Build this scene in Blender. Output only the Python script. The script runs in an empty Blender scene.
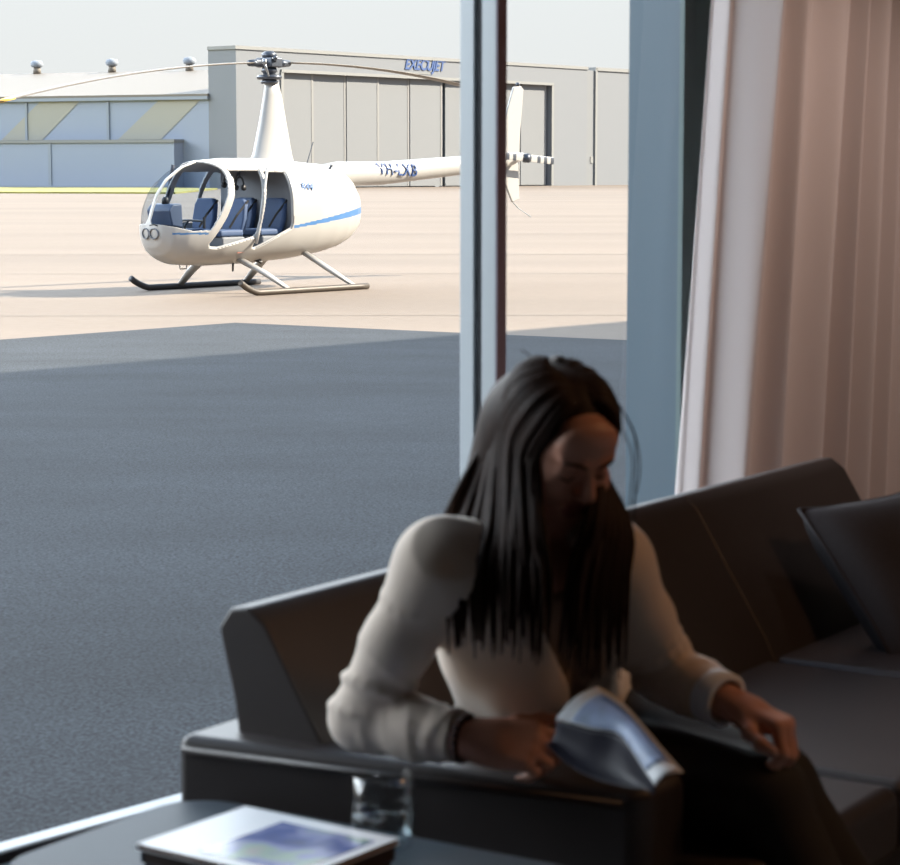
import bpy, bmesh, math, random
import numpy as np
from mathutils import Vector, Matrix

random.seed(4); rng = np.random.default_rng(4)
SC = bpy.context.scene
COL = SC.collection
PI = math.pi

# ------------------------------------------------------------------ camera
GZ = -0.35                                   # tarmac level, the lounge floor is z = 0
CAM = Vector((0, 0, 1.40)); FPX = 2300.0; TH = math.atan(264 / FPX)
cd = bpy.data.cameras.new('camera'); cam = bpy.data.objects.new('camera', cd); COL.objects.link(cam)
cam.location = CAM; cam.rotation_euler = (PI / 2 - TH, 0, 0)
cd.sensor_width = 36; cd.lens = 36 * FPX / 900; cd.clip_end = 3000; cd.clip_start = 0.05
cd.dof.use_dof = True; cd.dof.focus_distance = 33.0; cd.dof.aperture_fstop = 9.5
SC.camera = cam

# ------------------------------------------------------------------ sky, sun, exposure
SUN_AZ = Vector((0.97, 0.15, 0)).normalized(); SUN_EL = math.radians(33)
w = bpy.data.worlds.new('sky'); SC.world = w; w.use_nodes = True
nt = w.node_tree; nt.nodes.clear()
tc = nt.nodes.new('ShaderNodeTexCoord'); sx = nt.nodes.new('ShaderNodeSeparateXYZ')
cr = nt.nodes.new('ShaderNodeValToRGB'); bg = nt.nodes.new('ShaderNodeBackground'); wo = nt.nodes.new('ShaderNodeOutputWorld')
nt.links.new(tc.outputs['Generated'], sx.inputs[0]); nt.links.new(sx.outputs['Z'], cr.inputs[0])
nt.links.new(cr.outputs[0], bg.inputs[0]); nt.links.new(bg.outputs[0], wo.inputs[0])
e = cr.color_ramp.elements
e[0].position = 0.0; e[0].color = (0.46, 0.455, 0.445, 1)
e[1].position = 1.0; e[1].color = (0.40, 0.58, 0.85, 1)
for p, c in ((0.07, (0.475, 0.48, 0.475, 1)), (0.2, (0.62, 0.72, 0.82, 1)), (0.5, (0.52, 0.68, 0.90, 1))):
    n_ = e.new(p); n_.color = c
bg.inputs['Strength'].default_value = 1.0
# added bright sky lobe, low and left out of view, to fill the room
def wmath(op, a, b=None):
    n = nt.nodes.new('ShaderNodeMath'); n.operation = op
    for i, v in enumerate((a, b)):
        if v is None: continue
        if isinstance(v, (int, float)): n.inputs[i].default_value = v
        else: nt.links.new(v, n.inputs[i])
    return n.outputs[0]
def wstep(v, a, b):
    n = nt.nodes.new('ShaderNodeMapRange'); n.interpolation_type = 'SMOOTHSTEP'; n.inputs['From Min'].default_value = a; n.inputs['From Max'].default_value = b
    nt.links.new(v, n.inputs['Value']); return n.outputs[0]
vd = nt.nodes.new('ShaderNodeVectorMath'); vd.operation = 'DOT_PRODUCT'; vd.inputs[1].default_value = (-0.92, 0.39, 0.0); nt.links.new(tc.outputs['Generated'], vd.inputs[0])
band = wmath('MULTIPLY', wstep(sx.outputs['Z'], 0.12, 0.24), wmath('SUBTRACT', 1.0, wstep(sx.outputs['Z'], 0.36, 0.70)))
sky_fill = wmath('MULTIPLY', wmath('MULTIPLY', band, wstep(vd.outputs['Value'], 0.1, 0.75)), 5.6)
bg2 = nt.nodes.new('ShaderNodeBackground'); bg2.inputs[0].default_value = (0.93, 0.97, 1.0, 1); nt.links.new(sky_fill, bg2.inputs['Strength'])
ad = nt.nodes.new('ShaderNodeAddShader'); nt.links.new(bg.outputs[0], ad.inputs[0]); nt.links.new(bg2.outputs[0], ad.inputs[1]); nt.links.new(ad.outputs[0], wo.inputs[0])
sd = bpy.data.lights.new('sun', 'SUN'); sun = bpy.data.objects.new('sun', sd); COL.objects.link(sun)
sd.energy = 8.0; sd.color = (1.0, 0.88, 0.72); sd.angle = math.radians(0.55)
_dir = -(SUN_AZ * math.cos(SUN_EL) + Vector((0, 0, math.sin(SUN_EL))))
sun.rotation_euler = _dir.to_track_quat('-Z', 'Y').to_euler(); sun.location = (30, 5, 40)
# warm lamp light of the lounge, from the ceiling to the right of the sofa
ld = bpy.data.lights.new('lounge_lamp', 'AREA'); lo = bpy.data.objects.new('lounge_lamp', ld); COL.objects.link(lo)
ld.energy = 6.0; ld.color = (1.0, 0.52, 0.24); ld.shape = 'DISK'; ld.size = 0.5
lo.location = (2.3, 3.6, 2.6)
lo.rotation_euler = (Vector((0.5, 3.9, 0.7)) - Vector(lo.location)).to_track_quat('-Z', 'Y').to_euler()
pd = bpy.data.lights.new('curtain_fill', 'SPOT'); po = bpy.data.objects.new('curtain_fill', pd); COL.objects.link(po)  # added unseen spot that brightens the curtain alone
pd.energy = 32; pd.color = (1.0, 0.79, 0.69); pd.spot_size = math.radians(75); pd.spot_blend = 1.0; pd.shadow_soft_size = 0.12
po.location = (1.95, 5.75, 2.6); po.rotation_euler = (Vector((1.0, 6.2, 0.9)) - Vector(po.location)).to_track_quat('-Z', 'Y').to_euler()
SC.view_settings.view_transform = 'Standard'; SC.view_settings.look = 'None'
SC.view_settings.gamma = 1.0; SC.view_settings.exposure = 1.0; SC.view_settings.use_curve_mapping = False
SC.cycles.max_bounces = 10; SC.cycles.transparent_max_bounces = 24; SC.cycles.use_denoising = True
SC.cycles.caustics_reflective = False; SC.cycles.caustics_refractive = False
SC.cycles.sample_clamp_indirect = 6.0

# ------------------------------------------------------------------ helpers
def at(x, y, d):
    """point seen at photo pixel (x, y) at depth d metres along the view axis"""
    c, s = math.cos(TH), math.sin(TH)
    u, v = (x - 450) / FPX, (432.5 - y) / FPX
    return CAM + Vector((u, c + v * s, -s + v * c)) * d

def srgb(r, g, b):
    f = lambda c: (c / 255 / 12.92) if c / 255 <= 0.04045 else ((c / 255 + 0.055) / 1.055) ** 2.4
    return (f(r), f(g), f(b), 1)

def mat(name, col, rough=0.5, metal=0.0, noise=None, bump=None, spec=0.5, coat=0.0, sheen=0.0):
    """noise = (scale, amount, stretch xyz); bump = (scale, strength, distance)"""
    m = bpy.data.materials.new(name); m.use_nodes = True
    t = m.node_tree; b = t.nodes['Principled BSDF']
    b.inputs['Base Color'].default_value = col; b.inputs['Roughness'].default_value = rough
    b.inputs['Metallic'].default_value = metal; b.inputs['Specular IOR Level'].default_value = spec
    b.inputs['Coat Weight'].default_value = coat; b.inputs['Sheen Weight'].default_value = sheen
    if noise or bump:
        c = t.nodes.new('ShaderNodeTexCoord')
    if noise:
        mp = t.nodes.new('ShaderNodeMapping'); mp.inputs['Scale'].default_value = noise[2]
        n = t.nodes.new('ShaderNodeTexNoise'); n.inputs['Scale'].default_value = noise[0]; n.inputs['Detail'].default_value = 6
        mx = t.nodes.new('ShaderNodeMix'); mx.data_type = 'RGBA'
        lo_, hi = 1 - noise[1], 1 + noise[1]
        mx.inputs['A'].default_value = [c_ * lo_ for c_ in col[:3]] + [1]
        mx.inputs['B'].default_value = [min(1, c_ * hi) for c_ in col[:3]] + [1]
        rp = t.nodes.new('ShaderNodeMapRange'); rp.inputs['From Min'].default_value = 0.3; rp.inputs['From Max'].default_value = 0.7
        t.links.new(c.outputs['Object'], mp.inputs[0]); t.links.new(mp.outputs[0], n.inputs['Vector'])
        t.links.new(n.outputs['Fac'], rp.inputs['Value']); t.links.new(rp.outputs[0], mx.inputs['Factor'])
        t.links.new(mx.outputs['Result'], b.inputs['Base Color'])
    if bump:
        n2 = t.nodes.new('ShaderNodeTexNoise'); n2.inputs['Scale'].default_value = bump[0]; n2.inputs['Detail'].default_value = 4
        bp = t.nodes.new('ShaderNodeBump'); bp.inputs['Strength'].default_value = bump[1]; bp.inputs['Distance'].default_value = bump[2]
        t.links.new(c.outputs['Object'], n2.inputs['Vector']); t.links.new(n2.outputs['Fac'], bp.inputs['Height'])
        t.links.new(bp.outputs[0], b.inputs['Normal'])
    return m

def glass_mat(name, tint=(1, 1, 1), f0=0.04, rough=0.0, ior=1.5):
    m = bpy.data.materials.new(name); m.use_nodes = True
    t = m.node_tree; t.nodes.clear()
    o = t.nodes.new('ShaderNodeOutputMaterial'); tr = t.nodes.new('ShaderNodeBsdfTransparent'); tr.inputs[0].default_value = (*tint, 1)
    gl = t.nodes.new('ShaderNodeBsdfGlossy'); gl.inputs['Roughness'].default_value = rough
    fr = t.nodes.new('ShaderNodeFresnel'); fr.inputs['IOR'].default_value = ior
    mx = t.nodes.new('ShaderNodeMixShader')
    ge = t.nodes.new('ShaderNodeNewGeometry'); iv = t.nodes.new('ShaderNodeMath'); iv.operation = 'SUBTRACT'; iv.inputs[0].default_value = 1
    mu = t.nodes.new('ShaderNodeMath'); mu.operation = 'MULTIPLY'              # only the face turned to the ray mirrors
    t.links.new(ge.outputs['Backfacing'], iv.inputs[1]); t.links.new(iv.outputs[0], mu.inputs[0]); t.links.new(fr.outputs[0], mu.inputs[1])
    t.links.new(mu.outputs[0], mx.inputs[0]); t.links.new(tr.outputs[0], mx.inputs[1]); t.links.new(gl.outputs[0], mx.inputs[2])
    t.links.new(mx.outputs[0], o.inputs[0])
    return m

def tag(o, label=None, cat=None, group=None, kind=None):
    if label: o['label'] = label
    if cat: o['category'] = cat
    if group: o['group'] = group
    if kind: o['kind'] = kind
    return o

def empty(name, loc=(0, 0, 0), rz=0.0, parent=None):
    o = bpy.data.objects.new(name, None); COL.objects.link(o)
    o.location = loc; o.rotation_euler = (0, 0, rz); o.parent = parent; o.empty_display_size = 0.1
    return o

def link(name, me, m=None, parent=None, smooth=False, loc=None, rot=None):
    o = bpy.data.objects.new(name, me); COL.objects.link(o); o.parent = parent
    if m is not None:
        for mm in (m if isinstance(m, (list, tuple)) else [m]):
            me.materials.append(mm)
    if smooth:
        me.polygons.foreach_set('use_smooth', [True] * len(me.polygons))
    if loc is not None: o.location = loc
    if rot is not None: o.rotation_euler = rot
    return o

def obj(name, bm, m=None, parent=None, smooth=False, loc=None, rot=None):
    me = bpy.data.meshes.new(name); bmesh.ops.recalc_face_normals(bm, faces=bm.faces); bm.to_mesh(me); bm.free()
    return link(name, me, m, parent, smooth, loc, rot)

def pyobj(name, v, f, m=None, parent=None, smooth=False, loc=None, rot=None):
    me = bpy.data.meshes.new(name); me.from_pydata([tuple(p) for p in v], [], [tuple(map(int, q)) for q in f]); me.update()
    return link(name, me, m, parent, smooth, loc, rot)

def mod_bevel(o, wd, seg=3):
    b = o.modifiers.new('bevel', 'BEVEL'); b.width = wd; b.segments = seg; b.limit_method = 'ANGLE'; b.angle_limit = math.radians(40)
    o.data.polygons.foreach_set('use_smooth', [True] * len(o.data.polygons))
    n = o.modifiers.new('wn', 'WEIGHTED_NORMAL'); n.keep_sharp = False
    return o

def mod_solid(o, t, off=-1):
    s = o.modifiers.new('solid', 'SOLIDIFY'); s.thickness = t; s.offset = off
    return o

def box(bm, lo_, hi, M=None, mi=0):
    vs = [bm.verts.new((x, y, z)) for x in (lo_[0], hi[0]) for y in (lo_[1], hi[1]) for z in (lo_[2], hi[2])]
    for q in ((0, 1, 3, 2), (4, 6, 7, 5), (0, 4, 5, 1), (2, 3, 7, 6), (0, 2, 6, 4), (1, 5, 7, 3)):
        f = bm.faces.new([vs[i] for i in q]); f.material_index = mi
    if M is not None:
        for v in vs: v.co = M @ v.co
    return vs

def prism(bm, pts, z0, z1, M=None):
    """polygon pts (x, y) raised from z0 to z1"""
    n = len(pts)
    a = [bm.verts.new((p[0], p[1], z0)) for p in pts]; b = [bm.verts.new((p[0], p[1], z1)) for p in pts]
    bm.faces.new(a[::-1]); bm.faces.new(b)
    for i in range(n): bm.faces.new((a[i], a[(i + 1) % n], b[(i + 1) % n], b[i]))
    if M is not None:
        for v in a + b: v.co = M @ v.co

def tube(bm, pts, rad, seg=10, caps=True, flat=None):
    """swept tube; rad = number or list; flat = (scale_n, scale_b)"""
    pts = [Vector(p) for p in pts]; n = len(pts)
    if not isinstance(rad, (list, tuple)): rad = [rad] * n
    rings = []; nrm = None
    for i, p in enumerate(pts):
        t = (pts[min(i + 1, n - 1)] - pts[max(i - 1, 0)]).normalized()
        if nrm is None:
            nrm = t.orthogonal().normalized()
            if flat:
                up_ = Vector((0, 0, 1)); nrm = (up_ - t * up_.dot(t)).normalized()
        nrm = (nrm - t * nrm.dot(t)).normalized(); bn = t.cross(nrm)
        a_, b_ = flat if flat else (1, 1)
        rings.append([bm.verts.new(p + nrm * (math.cos(k * 2 * PI / seg) * rad[i] * a_) + bn * (math.sin(k * 2 * PI / seg) * rad[i] * b_)) for k in range(seg)])
    for i in range(n - 1):
        for k in range(seg):
            bm.faces.new((rings[i][k], rings[i][(k + 1) % seg], rings[i + 1][(k + 1) % seg], rings[i + 1][k]))
    if caps:
        bm.faces.new(rings[0][::-1]); bm.faces.new(rings[-1])

def lathe(bm, prof, seg=32, M=None):
    """prof = [(r, z)]"""
    rings = []
    for r, z in prof:
        if r < 1e-6: rings.append([bm.verts.new((0, 0, z))])
        else: rings.append([bm.verts.new((r * math.cos(k * 2 * PI / seg), r * math.sin(k * 2 * PI / seg), z)) for k in range(seg)])
    for a, b in zip(rings, rings[1:]):
        for k in range(seg):
            k2 = (k + 1) % seg
            if len(a) == 1 and len(b) == 1: continue
            if len(a) == 1: bm.faces.new((a[0], b[k], b[k2]))
            elif len(b) == 1: bm.faces.new((a[k], a[k2], b[0]))
            else: bm.faces.new((a[k], a[k2], b[k2], b[k]))
    if M is not None:
        for r in rings:
            for v in r: v.co = M @ v.co

def catmull(pts, n):
    P = [Vector(p) for p in pts]; P = [P[0] * 2 - P[1]] + P + [P[-1] * 2 - P[-2]]
    out = []; segs = len(P) - 3
    for k in range(n):
        t = k / (n - 1) * segs; i = min(int(t), segs - 1); t -= i
        a, b, c, d = P[i:i + 4]
        out.append(0.5 * ((2 * b) + (c - a) * t + (2 * a - 5 * b + 4 * c - d) * t * t + (3 * b - a - 3 * c + d) * t ** 3))
    return out

def text_mesh(name, s, size, m, parent, M, shear=0.0, depth=0.01, weight=0.0, spacing=1.0):
    """lettering as a thin raised mesh; M places its x (reading), y (up), z (outward) axes"""
    cu = bpy.data.curves.new(name, 'FONT'); cu.body = s; cu.size = size; cu.shear = shear; cu.extrude = depth
    cu.offset = weight; cu.space_character = spacing; cu.align_x = 'LEFT'
    to = bpy.data.objects.new(name, cu); COL.objects.link(to)
    dg = bpy.context.evaluated_depsgraph_get(); dg.update()
    me = bpy.data.meshes.new_from_object(to.evaluated_get(dg)); bpy.data.objects.remove(to); bpy.data.curves.remove(cu)
    me.materials.clear()
    me.transform(M); me.name = name
    return link(name, me, m, parent)

# signed distance modelling of soft bodies, meshed with surface nets
class Field:
    def __init__(s, lo_, hi, h):
        s.h = h; s.o = np.array(lo_, float); s.n = np.ceil((np.array(hi) - s.o) / h).astype(int) + 1
        s.f = np.full(s.n, 0.3, np.float32)
    def _win(s, lo_, hi):
        a = np.maximum(((lo_ - s.o) / s.h).astype(int) - 1, 0); b = np.minimum(((hi - s.o) / s.h).astype(int) + 3, s.n)
        if np.any(b <= a): return None
        g = [(s.o[i] + np.arange(a[i], b[i]) * s.h).astype(np.float32) for i in range(3)]
        X = np.stack(np.meshgrid(*g, indexing='ij'), -1)
        return tuple(slice(a[i], b[i]) for i in range(3)), X
    def _mix(s, sl, d, k, sub):
        F = s.f[sl]
        if sub: d = -d; 
        if k <= 0: s.f[sl] = np.maximum(F, d) if sub else np.minimum(F, d); return
        h = np.maximum(k - np.abs(F - d), 0) / k
        s.f[sl] = (np.maximum(F, d) + h * h * k / 4) if sub else (np.minimum(F, d) - h * h * k / 4)
    def cap(s, a, b, ra, rb=None, k=0.02, sub=False):
        a = np.array(a, float); b = np.array(b, float); rb = ra if rb is None else rb
        m = max(ra, rb) + k + 3 * s.h
        wn = s._win(np.minimum(a, b) - m, np.maximum(a, b) + m)
        if wn is None: return
        sl, X = wn; ab = (b - a).astype(np.float32); ap = X - a.astype(np.float32)
        t = np.clip(ap @ ab / max(1e-9, float(ab @ ab)), 0, 1)
        d = np.linalg.norm(ap - t[..., None] * ab, axis=-1) - (ra + (rb - ra) * t)
        s._mix(sl, d, k, sub)
    def ell(s, c, R, r, k=0.02, sub=False):
        """R rows = axes, r = radii along them"""
        c = np.array(c, float); R = np.array(R, np.float32); r = np.array(r, np.float32)
        m = float(r.max()) + k + 3 * s.h
        wn = s._win(c - m, c + m)
        if wn is None: return
        sl, X = wn; q = (X - c.astype(np.float32)) @ R.T
        k0 = np.linalg.norm(q / r, axis=-1); k1 = np.linalg.norm(q / (r * r), axis=-1)
        d = k0 * (k0 - 1) / np.maximum(k1, 1e-6)
        s._mix(sl, d, k, sub)
    def cut(s, p, n):
        """removes the half space beyond p along n"""
        g = [(s.o[i] + np.arange(s.n[i]) * s.h - p[i]).astype(np.float32) * n[i] for i in range(3)]
        s.f = np.maximum(s.f, g[0][:, None, None] + g[1][None, :, None] + g[2][None, None, :])
    def mesh(s):
        f = s.f; f[0] = f[-1] = 0.3; f[:, 0] = f[:, -1] = 0.3; f[:, :, 0] = f[:, :, -1] = 0.3
        sg = f < 0; n = np.array(f.shape) - 1
        cnt = np.zeros(n, np.uint8)
        for i in (0, 1):
            for j in (0, 1):
                for k in (0, 1): cnt += sg[i:n[0] + i, j:n[1] + j, k:n[2] + k]
        act = np.argwhere((cnt > 0) & (cnt < 8)); idx = np.full(n, -1, np.int64); idx[tuple(act.T)] = np.arange(len(act))
        acc = np.zeros((len(act), 3)); num = np.zeros(len(act))
        C8 = [np.array(c) for c in ((0, 0, 0), (1, 0, 0), (0, 1, 0), (1, 1, 0), (0, 0, 1), (1, 0, 1), (0, 1, 1), (1, 1, 1))]
        for a in range(8):
            for b in range(a + 1, 8):
                if np.abs(C8[a] - C8[b]).sum() != 1: continue
                va = f[tuple((act + C8[a]).T)]; vb = f[tuple((act + C8[b]).T)]
                x = (va < 0) != (vb < 0); t = np.where(x, va / np.where(va == vb, 1, va - vb), 0)
                p = C8[a] + t[:, None] * (C8[b] - C8[a]); acc += np.where(x[:, None], p, 0); num += x
        V = s.o + (act + acc / np.maximum(num, 1)[:, None]) * s.h
        Q = []
        for ax in range(3):
            u, v = (ax + 1) % 3, (ax + 2) % 3
            A = np.take(sg, range(0, f.shape[ax] - 1), ax); B = np.take(sg, range(1, f.shape[ax]), ax)
            e_ = np.argwhere(A != B)
            fl = A[tuple(e_.T)]
            du = np.zeros(3, int); du[u] = 1; dv = np.zeros(3, int); dv[v] = 1
            q = np.stack([idx[tuple((e_ - du - dv).T)], idx[tuple((e_ - dv).T)], idx[tuple(e_.T)], idx[tuple((e_ - du).T)]], 1)
            q[~fl] = q[~fl][:, ::-1]; Q.append(q)
        return V, np.concatenate(Q)

def fast_mesh(name, V, Q, m, parent=None, fine=True):
    me = bpy.data.meshes.new(name)
    me.vertices.add(len(V)); me.vertices.foreach_set('co', V.astype(np.float32).ravel())
    me.loops.add(Q.size); me.loops.foreach_set('vertex_index', Q.ravel().astype(np.int32))
    me.polygons.add(len(Q)); me.polygons.foreach_set('loop_start', np.arange(0, Q.size, 4, dtype=np.int32))
    try: me.polygons.foreach_set('loop_total', np.full(len(Q), 4, dtype=np.int32))
    except Exception: pass
    me.update(calc_edges=True); me.validate()
    o = link(name, me, m, parent, smooth=True)
    return o

def smooth_mod(o, it, fac=0.5):
    s = o.modifiers.new('smooth', 'SMOOTH'); s.iterations = it; s.factor = fac

# ------------------------------------------------------------------ materials
M_asph = mat('asphalt', srgb(49, 52, 56), 0.9)
M_conc = mat('concrete', srgb(121, 108, 96), 0.9)
for M_, sc1, am1, sc2, am2, st in ((M_asph, 70, 0.95, 1.3, 0.20, (0.5, 1, 1)), (M_conc, 6, 0.04, 0.12, 0.09, (0.35, 1.6, 1))):
    t = M_.node_tree; b = t.nodes['Principled BSDF']; col = list(b.inputs['Base Color'].default_value)
    c = t.nodes.new('ShaderNodeTexCoord'); mp = t.nodes.new('ShaderNodeMapping'); mp.inputs['Scale'].default_value = st
    n1 = t.nodes.new('ShaderNodeTexNoise'); n1.inputs['Scale'].default_value = sc1; n1.inputs['Detail'].default_value = 3
    n2 = t.nodes.new('ShaderNodeTexNoise'); n2.inputs['Scale'].default_value = sc2; n2.inputs['Detail'].default_value = 5
    t.links.new(c.outputs['Object'], n1.inputs['Vector']); t.links.new(c.outputs['Object'], mp.inputs[0]); t.links.new(mp.outputs[0], n2.inputs['Vector'])
    def rng_node(n, am):
        r = t.nodes.new('ShaderNodeMapRange'); r.inputs['From Min'].default_value = 0.3; r.inputs['From Max'].default_value = 0.7
        r.inputs['To Min'].default_value = 1 - am; r.inputs['To Max'].default_value = 1 + am
        t.links.new(n.outputs['Fac'], r.inputs['Value']); return r
    r1, r2 = rng_node(n1, am1), rng_node(n2, am2)
    mu = t.nodes.new('ShaderNodeMath'); mu.operation = 'MULTIPLY'; t.links.new(r1.outputs[0], mu.inputs[0]); t.links.new(r2.outputs[0], mu.inputs[1])
    vm = t.nodes.new('ShaderNodeVectorMath'); vm.operation = 'SCALE'; vm.inputs[0].default_value = col[:3]
    t.links.new(mu.outputs[0], vm.inputs['Scale']); t.links.new(vm.outputs[0], b.inputs['Base Color'])
    b.inputs['Specular IOR Level'].default_value = 0.25
M_tar = mat('joint_tar', srgb(100, 90, 80), 0.9)
M_grass = mat('dry_grass', srgb(136, 130, 70), 0.95, noise=(0.5, 0.25, (1, 1, 1)))
M_white = mat('white_paint', srgb(164, 161, 157), 0.35, coat=0.15)
M_blue = mat('blue_paint', srgb(62, 108, 156), 0.3, coat=0.3)
M_black = mat('black_rubber', srgb(26, 26, 28), 0.5)
M_dkmetal = mat('dark_metal', srgb(78, 82, 90), 0.4, 0.6)
M_metal = mat('grey_metal', srgb(150, 152, 155), 0.35, 0.8)
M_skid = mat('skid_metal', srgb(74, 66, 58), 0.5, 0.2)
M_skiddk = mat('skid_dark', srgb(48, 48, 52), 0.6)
M_blade = mat('blade_paint', srgb(104, 94, 82), 0.5)
M_orange = mat('blade_tip_orange', srgb(240, 178, 66), 0.5)
M_cabgrey = mat('cabin_grey', srgb(112, 114, 118), 0.7)
M_seat = mat('seat_blue', srgb(54, 74, 106), 0.7, noise=(60, 0.12, (1, 1, 1)))
M_seatdk = mat('seat_navy', srgb(38, 44, 60), 0.7)
M_panel = mat('instrument_panel', srgb(58, 70, 92), 0.5)
M_bubble = glass_mat('canopy_glass', (0.80, 0.85, 0.90), ior=1.5)
M_lamp = mat('lamp_lens', srgb(96, 96, 98), 0.4, 0.1)
M_hang = mat('hangar_cladding', srgb(110, 113, 117), 0.7)
M_hangd = mat('hangar_door', srgb(112, 114, 116), 0.7)
M_trim = mat('hangar_trim', srgb(124, 124, 122), 0.6)
M_rail = mat('door_rail', srgb(124, 123, 121), 0.6)
M_gap = mat('door_gap', srgb(136, 142, 150), 0.8)
M_wall2 = mat('blue_grey_cladding', srgb(138, 146, 160), 0.7)
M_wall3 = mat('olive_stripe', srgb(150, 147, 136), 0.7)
M_roof2 = mat('pale_roof', srgb(110, 102, 92), 0.7)
M_sign = mat('sign_blue', srgb(50, 76, 124), 0.6)
M_mark = mat('marking_blue', srgb(112, 138, 182), 0.6)
M_int = mat('interior_wall', srgb(118, 106, 98), 0.9)
M_floor = mat('floor_tile', srgb(120, 122, 126), 0.35, noise=(3, 0.08, (1, 1, 1)))
M_ceil = mat('ceiling_paint', srgb(150, 142, 134), 0.9)
M_alu = mat('window_aluminium', srgb(158, 164, 168), 0.45, 0.15)
M_colm = mat('column_cladding', srgb(74, 90, 101), 0.5, 0.2, noise=(2.0, 0.08, (6, 6, 0.3)))
M_colg = mat('column_face_green', srgb(92, 108, 108), 0.6)
M_gasket = mat('gasket', srgb(22, 24, 30), 0.7)
M_purple = mat('mullion_inner_face', srgb(124, 110, 122), 0.6)  # darker than the frame: the unlit room side put into the colour
M_pane = glass_mat('window_glass', (0.95, 0.965, 0.97), ior=1.3)
M_leather = mat('dark_leather', srgb(54, 48, 47), 0.44, noise=(5, 0.08, (1, 1, 1)), bump=(260, 0.12, 0.002))
M_cush = mat('dark_cushion_fabric', srgb(42, 38, 41), 0.85, noise=(90, 0.12, (1, 1, 1)))
M_table = mat('table_top', srgb(84, 92, 100), 0.5, spec=0.10)
M_tabdk = mat('table_leg', srgb(34, 32, 34), 0.4)
M_skin = mat('skin', srgb(196, 142, 120), 0.5)
M_lip = mat('lip', srgb(168, 104, 94), 0.4)
M_hair = mat('dark_brown_hair', srgb(42, 28, 22), 0.62, noise=(30, 0.35, (3, 3, 0.4)), spec=0.15)
M_knit = mat('beige_knit', srgb(216, 200, 185), 0.9, bump=(420, 0.25, 0.002), sheen=0.3)
M_top = mat('tan_top', srgb(150, 122, 102), 0.8)
M_trous = mat('charcoal_trousers', srgb(34, 31, 31), 0.8, noise=(150, 0.1, (1, 1, 1)))
M_cuff = mat('pale_lining', srgb(230, 236, 244), 0.8)
M_bead = mat('brown_beads', srgb(70, 40, 34), 0.3)
M_shoe = mat('black_shoe', srgb(24, 22, 22), 0.4)
M_paper = mat('white_paper', srgb(238, 241, 246), 0.45)
M_print = mat('blue_print', srgb(166, 186, 222), 0.4, noise=(18, 0.35, (1, 1, 1)))
M_pageshade = mat('shaded_page', srgb(42, 42, 56), 0.5, noise=(14, 0.3, (1, 1, 1)))  # darkness of the shadowed rear page carried by the colour
M_tumb = glass_mat('tumbler_glass', (.95, .97, .98), ior=1.9); M_watr = glass_mat('water', (.93, .96, .97), ior=1.33)

def curtain_material():
    m = mat('curtain_fabric', srgb(226, 216, 214), 0.95, sheen=0.2)
    t = m.node_tree; b = t.nodes['Principled BSDF']; o = t.nodes['Material Output']
    tl = t.nodes.new('ShaderNodeBsdfTranslucent'); tl.inputs[0].default_value = srgb(206, 184, 172)
    mx = t.nodes.new('ShaderNodeMixShader'); mx.inputs[0].default_value = 0.2
    c = t.nodes.new('ShaderNodeTexCoord'); n = t.nodes.new('ShaderNodeTexNoise'); n.inputs['Scale'].default_value = 180
    bp = t.nodes.new('ShaderNodeBump'); bp.inputs['Strength'].default_value = 0.1; bp.inputs['Distance'].default_value = 0.002
    t.links.new(c.outputs['Object'], n.inputs['Vector']); t.links.new(n.outputs['Fac'], bp.inputs['Height']); t.links.new(bp.outputs[0], b.inputs['Normal'])
    t.links.new(b.outputs[0], mx.inputs[1]); t.links.new(tl.outputs[0], mx.inputs[2]); t.links.new(mx.outputs[0], o.inputs[0])
    return m
M_curt = curtain_material()

# ------------------------------------------------------------------ ground outside
bm = bmesh.new(); box(bm, (-900, -300, GZ - 0.5), (900, 1500, GZ)); tag(obj('ground', bm, M_conc), kind='structure')
bm = bmesh.new()                             # the dark asphalt by the building
prism(bm, [(-60, -20), (-60, -43.1), (60, -43.1), (40, 14.3), (12, 17.1), (0.1, 24.59), (-2.45, 26.19), (-4.62, 23.58), (-60, -33)], GZ, GZ + 0.004)
tag(obj('floor_asphalt', bm, M_asph), kind='structure')
bm = bmesh.new()                             # joints and tar lines across the concrete
for y, x0, x1, t_ in ((27.5, -14, 20, .04), (38.5, -25, 30, .06), (47, -30, 40, .1), (62, -40, 50, .12), (84, -60, 60, .18), (122, -90, 90, .3), (150, 5, 90, 1.2)):
    a, b_ = y + 0.02 * x0, y + 0.02 * x1
    vs = [bm.verts.new(p) for p in ((x0, a, GZ + .006), (x1, b_, GZ + .006), (x1, b_ + t_, GZ + .006), (x0, a + t_, GZ + .006))]; bm.faces.new(vs)
tag(obj('trim_tarmac_joints', bm, M_tar), kind='structure')
bm = bmesh.new(); prism(bm, [(-80, 176), (-19, 160), (-19.5, 194), (-24, 199), (-90, 222)], GZ, GZ + 0.12)
tag(obj('grass_verge', bm, M_grass), 'strip of dry yellow green grass along the foot of the long low hangar', 'grass', kind='stuff')

# ------------------------------------------------------------------ large hangar
HS = Vector((0.616, 0.788, 0)); HN = Vector((0.788, -0.616, 0)); HC = Vector((-18.4, 200, GZ))
def hm(o=HC): return Matrix(((HS.x, HN.x, 0, o.x), (HS.y, HN.y, 0, o.y), (0, 0, 1, o.z), (0, 0, 0, 1)))   # local: s along front, n out of it, z up
hz = math.atan2(HS.y, HS.x)
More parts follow.
